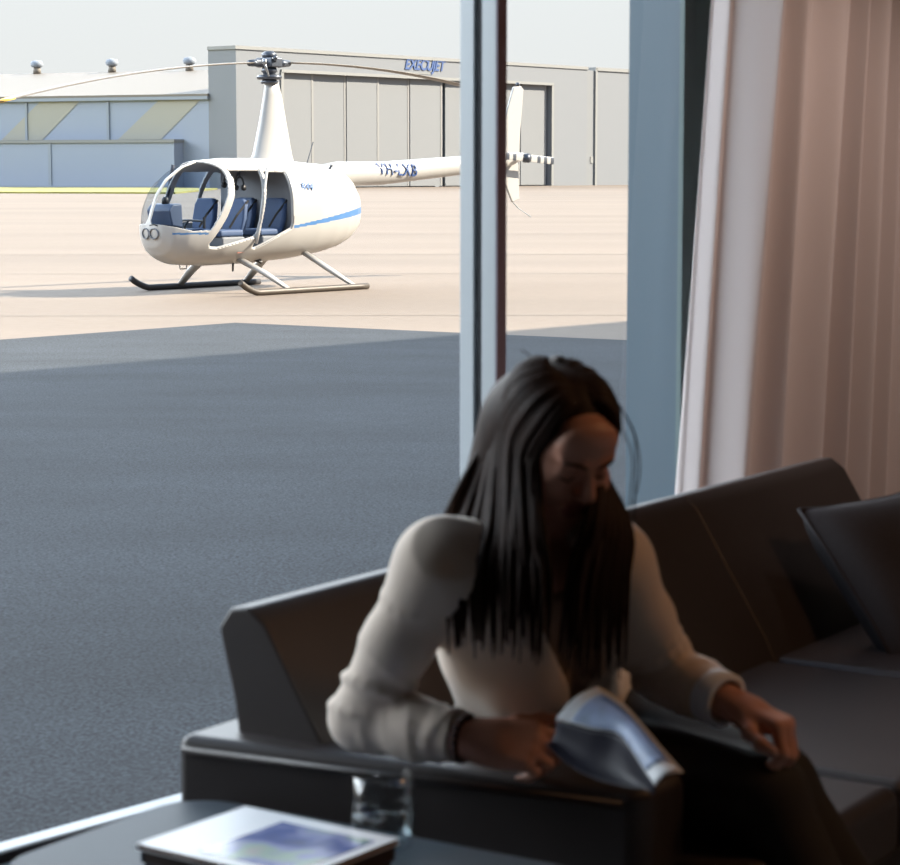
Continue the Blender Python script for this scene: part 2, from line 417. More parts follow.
# local axes: x = s, y = -n (into the building)
hangar = empty('hangar', HC, hz); tag(hangar, 'large pale grey hangar with tall sliding doors and blue lettered sign behind the helicopter', 'hangar')
D0, D1, DZ, HH = 6.0, 46.6, 10.2, 12.2
bm = bmesh.new()
prism(bm, [(0, 0), (D0, 0), (D0, .8), (0.6, .8), (0.6, 3.3), (0, 3.3)], 0, HH)
prism(bm, [(D1, 0), (53, 0), (53, 3.3), (52.4, 3.3), (52.4, .8), (D1, .8)], 0, HH)
box(bm, (D0, 0, DZ), (D1, .8, HH))
obj('wall', bm, M_hang, hangar)
bm = bmesh.new(); box(bm, (0.3, 0.3, HH - .4), (52.7, 3.3, HH - .1)); box(bm, (0.3, 3.2, 0), (52.7, 3.3, HH)); obj('roof', bm, M_trim, hangar)
bm = bmesh.new(); box(bm, (-.15, -.12, HH - .25), (53.1, .1, HH + .05)); box(bm, (-.12, .1, HH - .25), (.05, 3.3, HH + .05)); obj('parapet_trim', bm, M_trim, hangar)
bm = bmesh.new(); box(bm, (D0 - .3, -.15, DZ - .05), (D1 + .3, .05, DZ + .22)); box(bm, (D1, -.12, 0), (D1 + .35, .05, DZ)); box(bm, (D0 - .35, -.12, 0), (D0, .05, DZ)); obj('door_frame', bm, M_trim, hangar)
edges = [6.0, 10.5, 15.1, 19.7, 24.3, 29.2, 33.4, 37.7, 42.0, 46.35]
for i in range(9):
    bm = bmesh.new(); dn = .42 + (.10 if i % 2 else .0)
    box(bm, (edges[i] + (.6 if i == 5 else 0), dn, .1), (edges[i + 1], dn + .12, DZ)); p = obj('door_panel', bm, M_hangd, hangar)
    bm = bmesh.new(); box(bm, (edges[i + 1] - .3, dn - .03, .1), (edges[i + 1] - .02, dn + .0, DZ - .02)); obj('door_rail', bm, M_rail, p)
bm = bmesh.new(); box(bm, (D0, .95, 0), (D1, 1.0, DZ)); obj('door_backing', bm, M_gap, hangar)
MT = Matrix.Translation((22.9, -.02, 11.02)) @ Matrix.Rotation(PI / 2, 4, 'X')
text_mesh('sign_lettering', 'EXECUJET', 1.42, M_sign, hangar, MT, shear=0.28, depth=0.06, weight=0.035, spacing=0.93)
MT = Matrix.Translation((23.1, -.02, 10.62)) @ Matrix.Rotation(PI / 2, 4, 'X')
bm = bmesh.new(); box(bm, (23.0, -.05, 10.62), (27.2, .01, 10.74)); obj('sign_underline', bm, M_trim, hangar)

ext = empty('hangar', HC, hz); tag(ext, 'pale grey hangar block right of the large hangar, beyond a narrow grey recess', 'hangar')
bm = bmesh.new(); box(bm, (54.6, 0, 0), (100, 30, HH)); obj('wall', bm, M_hang, ext)
bm = bmesh.new(); box(bm, (54.5, -.15, HH - .3), (100.1, 30, HH + .05)); box(bm, (54.4, -.15, 0), (54.75, .05, HH)); obj('corner_trim', bm, M_trim, ext)
bm = bmesh.new(); box(bm, (53.02, .03, 0), (54.6, .5, HH - .3)); obj('recess_wall', bm, M_hangd, ext)
bm = bmesh.new(); box(bm, (53.7, -.03, 2.3), (54.2, .04, 3.0)); obj('notice_plate', bm, M_trim, ext)

# ------------------------------------------------------------------ long low hangar on the left
J = Vector((-20.9, 202, GZ)); L2 = Vector((-0.915, 0.40, 0)); lz = math.atan2(-L2.y, -L2.x)   # local x points right, so the hangar runs to -x
low = empty('hangar', J, lz); tag(low, 'long low blue grey hangar with pale pitched roof and olive diagonal stripes', 'hangar')
bm = bmesh.new(); box(bm, (-60, 0, 0), (-.05, .4, 7.95)); obj('wall', bm, M_wall2, low)
bm = bmesh.new()
prism(bm, [(-.3, 7.9), (-.3, 8.2), (26, 11.5), (52, 8.2), (52, 7.9), (26, 11.1)], -60, -.05, Matrix(((0, 0, 1, 0), (1, 0, 0, 0), (0, 1, 0, 0), (0, 0, 0, 1))))
obj('roof', bm, M_roof2, low)
bm = bmesh.new(); box(bm, (-60, -.35, 7.72), (-.05, -.02, 8.0)); obj('gutter', bm, M_gap, low)
bm = bmesh.new(); box(bm, (-60, -1.6, 0), (-2.7, -.02, 4.0)); obj('annex', bm, M_wall2, low)
bm = bmesh.new(); box(bm, (-60, -1.75, 4.0), (-2.6, -.02, 4.28)); obj('annex_trim', bm, M_trim, low)
for x in (-18.9, -10.3):
    bm = bmesh.new(); box(bm, (x - .12, -.14, 4.3), (x + .12, -.02, 7.7)); obj('downpipe', bm, M_gap, low)
bm = bmesh.new(); box(bm, (-15.6, -1.68, 0), (-15.3, -1.6, 4.0)); obj('annex_joint', bm, M_gap, low)
for x in (-17.45, -5.1):  # two diagonal bands in a warmer tone than the wall
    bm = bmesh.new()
    vs = [bm.verts.new((x + a, -.05, z)) for a, z in ((0, 7.7), (4.2, 7.7), (0.2, 4.32), (-4.2, 4.32))]; bm.faces.new(vs); obj('diagonal_stripe', bm, M_wall3, low)
bm = bmesh.new(); box(bm, (-60, -1.7, 0), (-2.6, -1.6, .25)); obj('base_kerb', bm, M_gap, low)
def roof_vent(x):
    v = empty('roof_vent', (0, 0, 0), 0, low); v.location = (x, 25.5, 11.4)
    bm = bmesh.new(); lathe(bm, [(0, 0), (.42, 0), (.36, .7), (0, .7)], 16); obj('vent_stack', bm, M_roof2, v, True)
    bm = bmesh.new(); lathe(bm, [(.3, .65), (.55, .72), (.68, 1.0), (.55, 1.3), (0, 1.42)], 16); obj('vent_head', bm, M_gap, v, True)
for x in (-34.7, -25.7, -16.7): roof_vent(x)

# ------------------------------------------------------------------ helicopter
HANG = PI + math.radians(51)
heli = empty('helicopter', (-2.65, 33.58, GZ), HANG)
tag(heli, 'small white four seat helicopter with blue side stripe and doors off, parked on the tarmac', 'helicopter')
# fuselage shell: local x forward, y to port, z up
TOP = [(2.52, .92), (2.505, 1.02), (2.46, 1.14), (2.34, 1.37), (2.13, 1.58), (1.77, 1.76), (1.41, 1.84), (.91, 1.875), (.14, 1.875), (-.49, 1.83), (-.9, 1.80), (-1.2, 1.76), (-1.45, 1.62), (-1.62, 1.44), (-1.73, 1.2), (-1.76, 1.08)]
BOT = [(2.52, .92), (2.50, .80), (2.45, .68), (2.34, .57), (2.18, .49), (2.0, .44), (1.4, .41), (.5, .42), (-.25, .46), (-.86, .53), (-1.2, .6), (-1.41, .68), (-1.58, .79), (-1.7, .93), (-1.76, 1.08)]
WID = [(2.52, 0.0), (2.505, .12), (2.46, .21), (2.34, .33), (2.13, .45), (1.77, .57), (1.41, .625), (.91, .65), (.14, .65), (-.49, .60), (-.9, .52), (-1.2, .43), (-1.45, .33), (-1.62, .22), (-1.73, .10), (-1.76, 0.0)]
def fix(tab): return [((1.4 + (x - 1.4) * .86) if x > 1.4 else (-.5 + (x + .5) * 1.14) if x < -.5 else x, v) for x, v in tab]
TOP, BOT, WID = fix(TOP), fix(BOT), fix(WID)
XF, XR = TOP[0][0], TOP[-1][0]
def itp(tab, x):
    xs = [p[0] for p in tab][::-1]; ys = [p[1] for p in tab][::-1]
    return np.interp(x, xs, ys)
NS, NA = 440, 320
tt = np.linspace(0, 1, NS); th_ = tt * PI
xs = (XF + XR) / 2 + (XF - XR) / 2 * np.cos(th_)   # denser at both ends
k5 = np.ones(5) / 5
def sm(a):
    for _ in range(3):
        p = np.pad(a, 2, mode='edge'); a2 = np.convolve(p, k5, 'valid'); a2[0], a2[-1] = a[0], a[-1]; a = a2
    return a
zt, zb, wd = sm(itp(TOP, xs)), sm(itp(BOT, xs)), sm(itp(WID, xs))
PN = 2.5
_da = np.linspace(0, 2 * PI, 4001)
_sp = lambda v: np.sign(v) * np.abs(v) ** (2 / PN)
V = np.zeros((NS, NA, 3))
for i in range(NS):                          # each section is sampled evenly along its outline
    yy = wd[i] * _sp(np.cos(_da)); zz = (zt[i] + zb[i]) / 2 + (zt[i] - zb[i]) / 2 * _sp(np.sin(_da))
    cl = np.concatenate([[0], np.cumsum(np.hypot(np.diff(yy), np.diff(zz)) + 1e-9)]); u_ = np.arange(NA) / NA * cl[-1]
    V[i, :, 0] = xs[i]; V[i, :, 1] = np.interp(u_, cl, yy); V[i, :, 2] = np.interp(u_, cl, zz)
V = V.reshape(-1, 3)
def inside(poly, x, z):
    r = False; n_ = len(poly)
    for i in range(n_):
        (x1, z1), (x2, z2) = poly[i], poly[(i + 1) % n_]
        if (z1 > z) != (z2 > z) and x < (x2 - x1) * (z - z1) / (z2 - z1) + x1: r = not r
    return r
FD = [(1.29, 1.73), (1.27, 1.6), (1.33, 1.36), (1.48, 1.08), (1.64, .85), (1.73, .72), (1.70, .66), (1.55, .655), (.93, .79), (.88, .84), (.68, 1.73)]
RD = [(.62, 1.715), (.20, 1.705), (.18, 1.68), (.165, .96), (.19, .90), (.84, .63), (.92, .645), (.90, .76), (.84, .92)]
GLR = [(1.47, 1.84), (1.37, 1.72), (1.38, 1.6), (1.44, 1.38), (1.60, 1.08), (1.74, .90)]      # rear edge of the bubble, x by z
def glr(z): return np.interp(z, [p[1] for p in GLR][::-1], [p[0] for p in GLR][::-1])
SWF = [(1.25, 1.70), (1.3, 1.4), (1.45, 1.05), (1.5, .98), (.84, .98), (.70, 1.70)]; SWR = [(.60, 1.69), (.22, 1.68), (.2, 1.0), (.8, 1.0)]
fs, fg = [], []
for i in range(NS - 1):
    for j in range(NA):
        q = (i * NA + j, i * NA + (j + 1) % NA, (i + 1) * NA + (j + 1) % NA, (i + 1) * NA + j)
        cx = sum(V[k][0] for k in q) / 4; cy = sum(V[k][1] for k in q) / 4; cz = sum(V[k][2] for k in q) / 4
        if cy > .2 and (inside(FD, cx, cz) or inside(RD, cx, cz)): continue
        mid = 0.5 * (itp(TOP, cx) + itp(BOT, cx))
        glass = False
        if cz > 0.90 + 0.25 * max(0, cx - 2.0) and cx > glr(cz) and not (abs(cy) < .022) and cz < 1.835: glass = True
        if cx > 2.0 and abs(cy) < .10 * (1.10 - cz) / .2: glass = False
        if cy < -.2 and (inside(SWF, cx, cz) or inside(SWR, cx, cz)): glass = True
        if glass: fg.append(q); continue
        # blue side stripe, wide behind and thin ahead
        mi = 0
        if cz < 1.3 and abs(cy) > .05:
            zs = .92 + (0.16 - cx) * .11
            if cx < .14 and abs(cz - zs) < .018 + .018 * (0.14 - cx): mi = 1
            if cx > 1.76 - .0 and cx < 2.22 and abs(cz - .862) < .013: mi = 1
        fs.append((q, mi))
def sub(name, faces, m, mis=None, parent=heli):
    used = sorted({k for q in faces for k in q}); mp_ = {k: n for n, k in enumerate(used)}
    o = pyobj(name, [V[k] for k in used], [[mp_[k] for k in q] for q in faces], m, parent, True)
    if mis: o.data.polygons.foreach_set('material_index', mis)
    return o
fus = sub('fuselage', [q for q, _ in fs], [M_white, M_blue], [m for _, m in fs]); mod_solid(fus, .022, -1)
gl_ = sub('canopy_glass', fg, M_bubble)
# belly pan, cabin floor and bulkhead
bm = bmesh.new(); prism(bm, [(.12, -.46), (1.4, -.46), (1.9, -.33), (2.12, -.2), (2.12, .2), (1.9, .33), (1.4, .46), (.12, .46)], .585, .625); obj('cabin_floor', bm, M_cabgrey, heli)
bm = bmesh.new(); i_ = int(np.argmin(abs(xs - .1))); prism(bm, [(V[i_ * NA + j][1] * .955, .5 * (zt[i_] + zb[i_]) + (V[i_ * NA + j][2] - .5 * (zt[i_] + zb[i_])) * .955) for j in range(0, NA, 8)], .08, .12, Matrix(((0, 0, 1, 0), (1, 0, 0, 0), (0, 1, 0, 0), (0, 0, 0, 1)))); obj('bulkhead', bm, M_cabgrey, heli)
bm = bmesh.new(); box(bm, (.80, -.10, .6), (.86, .10, 1.8)); obj('seat_divider', bm, M_cabgrey, heli)
def cabin_seat(x, y):
    s = empty('seat', (x, y, 0), 0, heli)
    bm = bmesh.new(); box(bm, (-.22, -.22, .60), (.24, .22, .80)); mod_bevel(obj('seat_base', bm, M_cabgrey, s), .03)
    bm = bmesh.new(); box(bm, (-.20, -.21, .80), (.27, .21, .90)); mod_bevel(obj('seat_cushion', bm, M_seat, s), .035)
    bm = bmesh.new()
    pr = [(-.19, .86), (.19, .86), (.215, 1.05), (.20, 1.25), (.15, 1.33), (-.15, 1.33), (-.20, 1.25), (-.215, 1.05)]
    Mx = Matrix.Translation((-.22, 0, 0)) @ Matrix(((0, 0, 1, 0), (1, 0, 0, 0), (0, 1, 0, 0), (0, 0, 0, 1))) @ Matrix.Identity(4)
    prism(bm, pr, -.03, .07, Matrix.Shear('XY', 4, (0, 0)) @ Mx)
    for v in bm.verts: v.co.x -= (v.co.z - .86) * .18
    mod_bevel(obj('backrest', bm, M_seat, s), .03)
    bm = bmesh.new(); tube(bm, [(-.30, .20, 1.30), (-.10, .17, 1.1), (.0, .12, .92)], .018, 6, flat=(1, .4)); obj('harness', bm, M_black, s)
for x, y in ((1.22, .30), (1.22, -.30), (.42, .30), (.42, -.30)): cabin_seat(x, y)
bm = bmesh.new()
prism(bm, [(1.78, .6), (2.12, .6), (2.16, .9), (2.06, 1.02), (1.90, .95)], -.12, .12, Matrix(((1, 0, 0, 0), (0, 0, 1, 0), (0, 1, 0, 0), (0, 0, 0, 1))))
mod_bevel(obj('pedestal', bm, M_cabgrey, heli), .02)
bm = bmesh.new()
prism(bm, [(1.93, .93), (2.14, .96), (2.20, 1.18), (2.12, 1.26), (1.95, 1.27)], -.23, .23, Matrix(((1, 0, 0, 0), (0, 0, 1, 0), (0, 1, 0, 0), (0, 0, 0, 1))))
ip = mod_bevel(obj('instrument_panel', bm, M_panel, heli), .025)
for a, b_ in ((-.13, 1.18), (.0, 1.18), (.13, 1.18), (-.13, 1.06), (.0, 1.06), (.13, 1.06)):
    bm = bmesh.new(); lathe(bm, [(0, 0), (.045, 0), (.045, .012), (0, .012)], 16, Matrix.Translation((1.93, a, b_)) @ Matrix.Rotation(-PI / 2, 4, 'Y')); obj('gauge', bm, M_black, ip)
bm = bmesh.new(); lathe(bm, [(0, 0), (.05, 0), (.05, .07), (.03, .1), (0, .1)], 14, Matrix.Translation((2.05, 0, 1.26))); obj('compass', bm, M_black, heli, True)
bm = bmesh.new(); tube(bm, [(1.72, 0, .6), (1.68, 0, .95), (1.60, 0, 1.03), (1.60, .30, 1.02)], .016, 8); tube(bm, [(1.60, 0, 1.03), (1.60, -.30, 1.02)], .016, 8)
tube(bm, [(1.60, .30, 1.08), (1.60, .30, .92)], .02, 8); tube(bm, [(1.60, -.30, 1.08), (1.60, -.30, .92)], .02, 8); obj('control_stick', bm, M_black, heli)
bm = bmesh.new(); tube(bm, catmull([(1.34, -.57, 1.80), (1.37, -.6, 1.55), (1.46, -.61, 1.25), (1.62, -.58, .92)], 12), .026, 8); obj('door_post', bm, M_seatdk, heli, True)
bm = bmesh.new(); tube(bm, [(.65, .615, 1.76), (.86, .645, .88), (.91, .635, .70)], .022, 8); obj('door_post', bm, M_white, heli, True)
# landing lights in the nose, under a small brow
def nose_x(y, z):
    k = [v[0] for v in V.reshape(NS, NA, 3)[:90].reshape(-1, 3) if abs(v[1] - y) < .02 and abs(v[2] - z) < .02]
    return max(k) if k else 2.3
for y in (-.05, .10):
    nx = nose_x(y, .86); tilt = Matrix.Rotation(1.8 * y, 4, 'Z')
    bm = bmesh.new(); lathe(bm, [(0, -.01), (.055, -.01), (.06, .012), (.078, .012), (.078, -.03), (0, -.03)], 20, Matrix.Translation((nx, y, .86)) @ tilt @ Matrix.Rotation(PI / 2 + .05, 4, 'Y')); ll = obj('landing_light', bm, [M_lamp], heli, True)
    bm = bmesh.new(); tube(bm, [Matrix.Translation((nx, y, .86)) @ tilt @ Vector((.028, .07 * math.cos(a), .07 * math.sin(a))) for a in np.linspace(0, 2 * PI, 25)], .010, 6, caps=False); obj('light_bezel', bm, M_cabgrey, ll, True)
bm = bmesh.new(); tube(bm, [(nose_x(.02, .97) + .012, .02, .97), (nose_x(.09, .98) + .012, .09, .985), (nose_x(.16, .97) + .012, .16, .97)], .014, 6); obj('light_brow', bm, M_black, heli, True)
# mast fairing, rotor
bm = bmesh.new(); ns = 14
prof = [(1.80, .36, -.53, .20), (1.95, .26, -.48, .17), (2.4, .14, -.38, .125), (2.8, .045, -.29, .09), (3.0, .0, -.22, .07), (3.03, -.03, -.18, .04)]
rings = []
for z, xf, xr, hw in prof:
    xc, hx = (xf + xr) / 2, (xf - xr) / 2
    rings.append([bm.verts.new((xc + hx * math.copysign(abs(math.cos(a)) ** .8, math.cos(a)), hw * math.sin(a), z)) for a in [2 * PI * k / 28 for k in range(28)]])
for a, b_ in zip(rings, rings[1:]):
    for k in range(28): bm.faces.new((a[k], a[(k + 1) % 28], b_[(k + 1) % 28], b_[k]))
bm.faces.new(rings[-1]); obj('mast_fairing', bm, M_white, heli, True)
hub = empty('rotor_hub', (-.06, 0, 0), 0, heli)
bm = bmesh.new(); lathe(bm, [(.05, 2.95), (.05, 3.32), (0, 3.32)], 16); obj('shaft', bm, M_metal, hub, True)
bm = bmesh.new(); lathe(bm, [(0, 2.97), (.12, 2.97), (.13, 3.0), (.09, 3.03), (.09, 3.12), (.12, 3.14), (.10, 3.2), (0, 3.2)], 20); obj('swash_ring', bm, M_dkmetal, hub, True)
bm = bmesh.new(); lathe(bm, [(0, 3.03), (.17, 3.03), (.19, 3.06), (.17, 3.09), (.06, 3.10)], 24); obj('swash_plate', bm, M_dkmetal, hub, True)
bm = bmesh.new(); box(bm, (-.32, -.05, 3.22), (.32, .05, 3.30)); box(bm, (-.12, -.16, 3.2), (.12, .16, 3.34)); mod_bevel(obj('teeter_block', bm, M_dkmetal, hub), .02)
bm = bmesh.new(); lathe(bm, [(0, 3.32), (.10, 3.33), (.11, 3.40), (.06, 3.43), (0, 3.43)], 16); obj('hub_cap', bm, M_dkmetal, hub, True)
for sx_ in (-1, 1):
    bm = bmesh.new(); tube(bm, [(.15 * sx_, .13 * sx_, 3.07), (.27 * sx_, .16 * sx_, 3.25)], .018, 8); lathe(bm, [(0, -.05), (.035, -.03), (.035, .03), (0, .05)], 10, Matrix.Translation((.27 * sx_, .16 * sx_, 3.27))); obj('pitch_link', bm, M_metal, hub, True)
    bm = bmesh.new(); tube(bm, [(.0, .10 * sx_, 3.27), (.12 * sx_, .24 * sx_, 3.34)], .03, 8); obj('damper_weight', bm, M_dkmetal, hub, True)
    bm = bmesh.new(); tube(bm, [(.2 * sx_, 0, 3.26), (.42 * sx_, 0, 3.26 - .012 * sx_)], [.06, .045], 10); obj('blade_grip', bm, M_dkmetal, hub, True)
for sx_ in (-1, 1):
    pts = []
    for r in np.linspace(.36, 5.03, 26): pts.append((-.06 + sx_ * r, 0, 3.27 - .038 * sx_ * r - .0189 * r * r))
    bm = bmesh.new(); tube(bm, pts, [.09 if p_ else .05 for p_ in range(26)], 12, flat=(.16, 1.25)); bl = obj('rotor_blade', bm, M_blade, heli, True)
    bm = bmesh.new(); tube(bm, pts[-2:], .095, 12, flat=(.19, 1.27)); obj('blade_tip', bm, M_orange, bl, True)
# tail boom, fins, tail rotor
bm = bmesh.new()
BO = [(-1.05, 1.60, .19), (-1.5, 1.665, .185), (-2.5, 1.675, .178), (-4.44, 1.795, .150), (-5.5, 1.86, .125), (-5.95, 1.93, .085), (-6.12, 1.96, .05)]
tube(bm, [(x, 0, z) for x, z, r in BO], [r for x, z, r in BO], 24); obj('tail_boom', bm, M_white, heli, True)
def fin(name, pts, y=0.0, t_=.045):
    bm = bmesh.new(); prism(bm, pts, y - t_ / 2, y + t_ / 2, Matrix(((1, 0, 0, 0), (0, 0, 1, 0), (0, 1, 0, 0), (0, 0, 0, 1)))); return mod_bevel(obj(name, bm, M_white, heli), .018, 2)
fin('upper_fin', [(-5.30, 1.86), (-5.98, 1.90), (-6.12, 3.05), (-6.04, 3.10), (-5.86, 3.08)])
fin('lower_fin', [(-5.40, 1.86), (-5.98, 1.84), (-6.02, 1.24), (-5.82, 1.20)])
bm = bmesh.new(); lathe(bm, [(0, -.03), (.035, -.02), (.035, .03), (0, .04)], 10, Matrix.Translation((-5.98, 0, 3.12))); obj('beacon', bm, M_dkmetal, heli, True)
bm = bmesh.new(); box(bm, (-5.35, -.95, 1.84), (-4.98, -.10, 1.88)); mod_bevel(obj('stabilizer', bm, M_white, heli), .015, 2)
bm = bmesh.new(); tube(bm, [(-5.86, .06, 1.92), (-5.86, .26, 1.92)], .05, 12); lathe(bm, [(0, -.07), (.075, -.05), (.075, .05), (0, .07)], 12, Matrix.Translation((-5.86, .28, 1.92)) @ Matrix.Rotation(PI / 2, 4, 'X')); obj('tail_rotor_hub', bm, M_dkmetal, heli, True)
for sx_ in (-1, 1):
    bl = None
    for k in range(7):
        a, b_ = .10 + k * .092, .10 + (k + 1) * .092
        bm = bmesh.new(); tube(bm, [(-5.86 + sx_ * a, .28, 1.92 + sx_ * a * .06), (-5.86 + sx_ * b_, .28, 1.92 + sx_ * b_ * .06)], .06, 10, flat=(1, .14))
        o_ = obj('tail_rotor_blade' if bl is None else 'blade_band', bm, M_dkmetal if k in (2, 4, 6) else M_white, bl or heli)
        if bl is None: bl = o_
bm = bmesh.new(); tube(bm, [(-5.82, 0, 1.22), (-6.0, .0, 1.1), (-6.35, 0, .95)], .008, 6); obj('tail_guard', bm, M_metal, heli)
# landing gear
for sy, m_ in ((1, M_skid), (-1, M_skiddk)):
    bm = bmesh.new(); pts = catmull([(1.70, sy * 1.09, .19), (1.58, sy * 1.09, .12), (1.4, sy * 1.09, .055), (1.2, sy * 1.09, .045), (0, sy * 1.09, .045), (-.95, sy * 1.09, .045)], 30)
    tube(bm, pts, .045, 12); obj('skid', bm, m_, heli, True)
    for x0, x1, zt_ in ((.98, .72, .50), (-.38, -.66, .56)):
        bm = bmesh.new(); tube(bm, [(x0, sy * .30, zt_), (x0 + (x1 - x0) * .55, sy * .74, .28), (x1, sy * 1.09, .06)], [.075, .07, .05], 12, flat=(.55, 1.1)); obj('strut', bm, M_white, heli, True)
bm = bmesh.new(); tube(bm, [(.95, .22, .5), (.98, .24, .30)], .016, 6); obj('belly_probe', bm, M_black, heli)
bm = bmesh.new(); tube(bm, [(.62, .3, .47), (.5, .34, .42)], .03, 6); obj('exhaust_stub', bm, M_black, heli)
bm = bmesh.new(); tube(bm, [(1.9, .1, .46), (1.88, .1, .36), (1.76, .1, .36), (1.74, .1, .46)], .01, 6); obj('belly_loop', bm, M_metal, heli)
bm = bmesh.new(); tube(bm, [(-.72, .1, 1.78), (-.88, .1, 2.14)], .008, 6); obj('whip_antenna', bm, M_dkmetal, heli)
bm = bmesh.new(); tube(bm, [(-1.0, .28, 1.70), (-1.04, .32, 1.80)], .02, 6); obj('fuel_cap', bm, M_dkmetal, heli)
for k in range(5):
    z = 1.20 + k * .045; x0 = -1.30; pts = []
    for x in np.linspace(-1.30, -1.56, 8):
        i = int(np.argmin(abs(xs - x))); zc, hh = (zt[i] + zb[i]) / 2, (zt[i] - zb[i]) / 2
        pts.append((x, wd[i] * max(0, 1 - abs((z - zc) / hh) ** 2.5) ** .4 + .004, z))
    bm = bmesh.new(); tube(bm, pts, .010, 6); obj('vent_slat', bm, M_gap, heli)
def on_side(x, z, off):
    i = int(np.argmin(abs(xs - x))); zc, hh = (zt[i] + zb[i]) / 2, (zt[i] - zb[i]) / 2
    return wd[i] * max(0, 1 - abs((z - zc) / hh) ** 2.5) ** .4 + off
for poly in (FD, RD):                          # rims of the two open doorways
    pts = []
    for k, (p, q) in enumerate(zip(poly, poly[1:] + poly[:1])):
        n_ = max(2, int(math.hypot(q[0] - p[0], q[1] - p[1]) / .03))
        for j in range(n_):
            x, z = p[0] + (q[0] - p[0]) * j / n_, p[1] + (q[1] - p[1]) * j / n_; pts.append((x, on_side(x, z, -.004), z))
    bm = bmesh.new(); tube(bm, pts + pts[:1], .017, 8); obj('door_frame', bm, M_white, heli, True)
MS = Matrix.Translation((-.05, on_side(-.05, 1.45, .016), 1.44)) @ Matrix.Rotation(PI, 4, 'Z') @ Matrix.Rotation(PI / 2, 4, 'X')
text_mesh('lettering', 'R44', .16, M_mark, heli, MS, depth=.006)
MS = Matrix.Translation((-2.26, .176, 1.665)) @ Matrix.Rotation(PI, 4, 'Z') @ Matrix.Rotation(.035, 4, 'Y') @ Matrix.Rotation(PI / 2 , 4, 'X')
reg = text_mesh('registration_lettering', 'VH-LXB', .26, M_sign, heli, MS, depth=.006, spacing=1.05)
bx = [b_[0] for b_ in BO][::-1]
for v in reg.data.vertices:                  # wrap the letters on the round boom
    zc = float(np.interp(v.co.x, bx, [b_[1] for b_ in BO][::-1])); rr = float(np.interp(v.co.x, bx, [b_[2] for b_ in BO][::-1]))
    ang = max(-1.4, min(1.4, (v.co.z - zc) / rr)); k_ = rr + .016 + (v.co.y - .176)
    v.co.y = k_ * math.cos(ang); v.co.z = zc + k_ * math.sin(ang)
bm = bmesh.new(); y_ = on_side(1.1, .60, .004)
vs = [bm.verts.new(p) for p in ((1.16, y_, .57), (1.03, y_, .57), (1.06, y_ + .012, .64))]; bm.faces.new(vs); mod_solid(obj('warning_mark', bm, mat('red_mark', srgb(196, 120, 100), .5), heli), .004)
# two headsets hanging in the cabin
HM = Matrix.Translation((-2.65, 33.58, GZ)) @ Matrix.Rotation(HANG, 4, 'Z')
for (x, y, z, lab) in ((1.02, .20, 1.50, 'black headset hanging in the front doorway of the helicopter cabin, left one'), (.80, .22, 1.46, 'black headset hanging nearest the cabin post, right one of two')):
    hs = empty('headset', HM @ Vector((x, y, z)), HANG); tag(hs, lab, 'headset', 'headsets hanging in the cabin')
    bm = bmesh.new(); tube(bm, [(0, .0, .33), (0, 0, .15)], .008, 6); obj('hook_cord', bm, M_black, hs)
    bm = bmesh.new(); tube(bm, [(0, .075 * math.cos(a), .06 + .11 * math.sin(a)) for a in np.linspace(-.2, PI + .2, 14)], .014, 8); obj('headband', bm, M_black, hs, True)
    for s_ in (-1, 1):
        bm = bmesh.new(); lathe(bm, [(0, -.025), (.04, -.02), (.045, .0), (.04, .02), (0, .025)], 12, Matrix.Translation((0, .075 * s_, .02)) @ Matrix.Rotation(PI / 2, 4, 'X')); obj('ear_cup', bm, M_black, hs, True)

# ------------------------------------------------------------------ the lounge: facade frame (a along it, n into the room)
P0 = Vector((-.588, 4.84, 0)); FA = Vector((.656, .755, 0)); FN = Vector((.755, -.656, 0))
FM = Matrix(((FA.x, FN.x, 0, P0.x), (FA.y, FN.y, 0, P0.y), (0, 0, 1, 0), (0, 0, 0, 1)))
MUL, JMB = 1.007, 1.903
def fbox(name, lo_, hi, m, parent=None, bev=0):
    bm = bmesh.new(); box(bm, lo_, hi, FM); o = obj(name, bm, m, parent)
    if bev: mod_bevel(o, bev, 2)
    return o
def st(o): return tag(o, kind='structure')
RH = 2.75; HB = 11.7
st(fbox('floor', (-7, -.02, -.30), (3.3, 6.5, 0), M_floor))
st(fbox('ceiling', (-7, 0, RH), (3.3, 6.5, RH + .15), M_ceil))
st(fbox('wall_back', (-7, 6.5, 0), (3.3, 6.7, RH), M_int))
st(fbox('wall_left', (-7.2, 0, 0), (-7, 6.5, RH), M_int))
st(fbox('wall_right', (3.3, -.2, 0), (3.5, 6.5, RH), M_int))
st(fbox('wall_front', (JMB + .25, -.22, 0), (3.3, -.05, RH), M_int))
st(fbox('wall_front_left', (-7, -.22, 0), (-2.3, .06, RH), M_int))
st(fbox('wall_outer', (-45, -.22, RH), (45, .0, HB - .3), M_hang))
st(fbox('wall_outer_right', (3.3, -.22, GZ), (45, -.02, RH), M_hang))
st(fbox('wall_outer_left', (-45, -.22, GZ), (-7, -.02, RH), M_hang))
st(fbox('wall_plinth', (-7, -.035, GZ), (3.3, -.02, -.0), M_hang))
st(fbox('roof', (-45, -.25, HB - .3), (45, 12, HB), M_hang))
# column and reveal to the right of the window
colm = empty('trim_1'); st(colm)
fbox('column', (JMB, -.22, 0), (JMB + .25, -.05, RH), M_colm, colm)
fbox('column_face', (JMB, -.05, 0), (JMB + .25, -.035, RH), M_colg, colm)
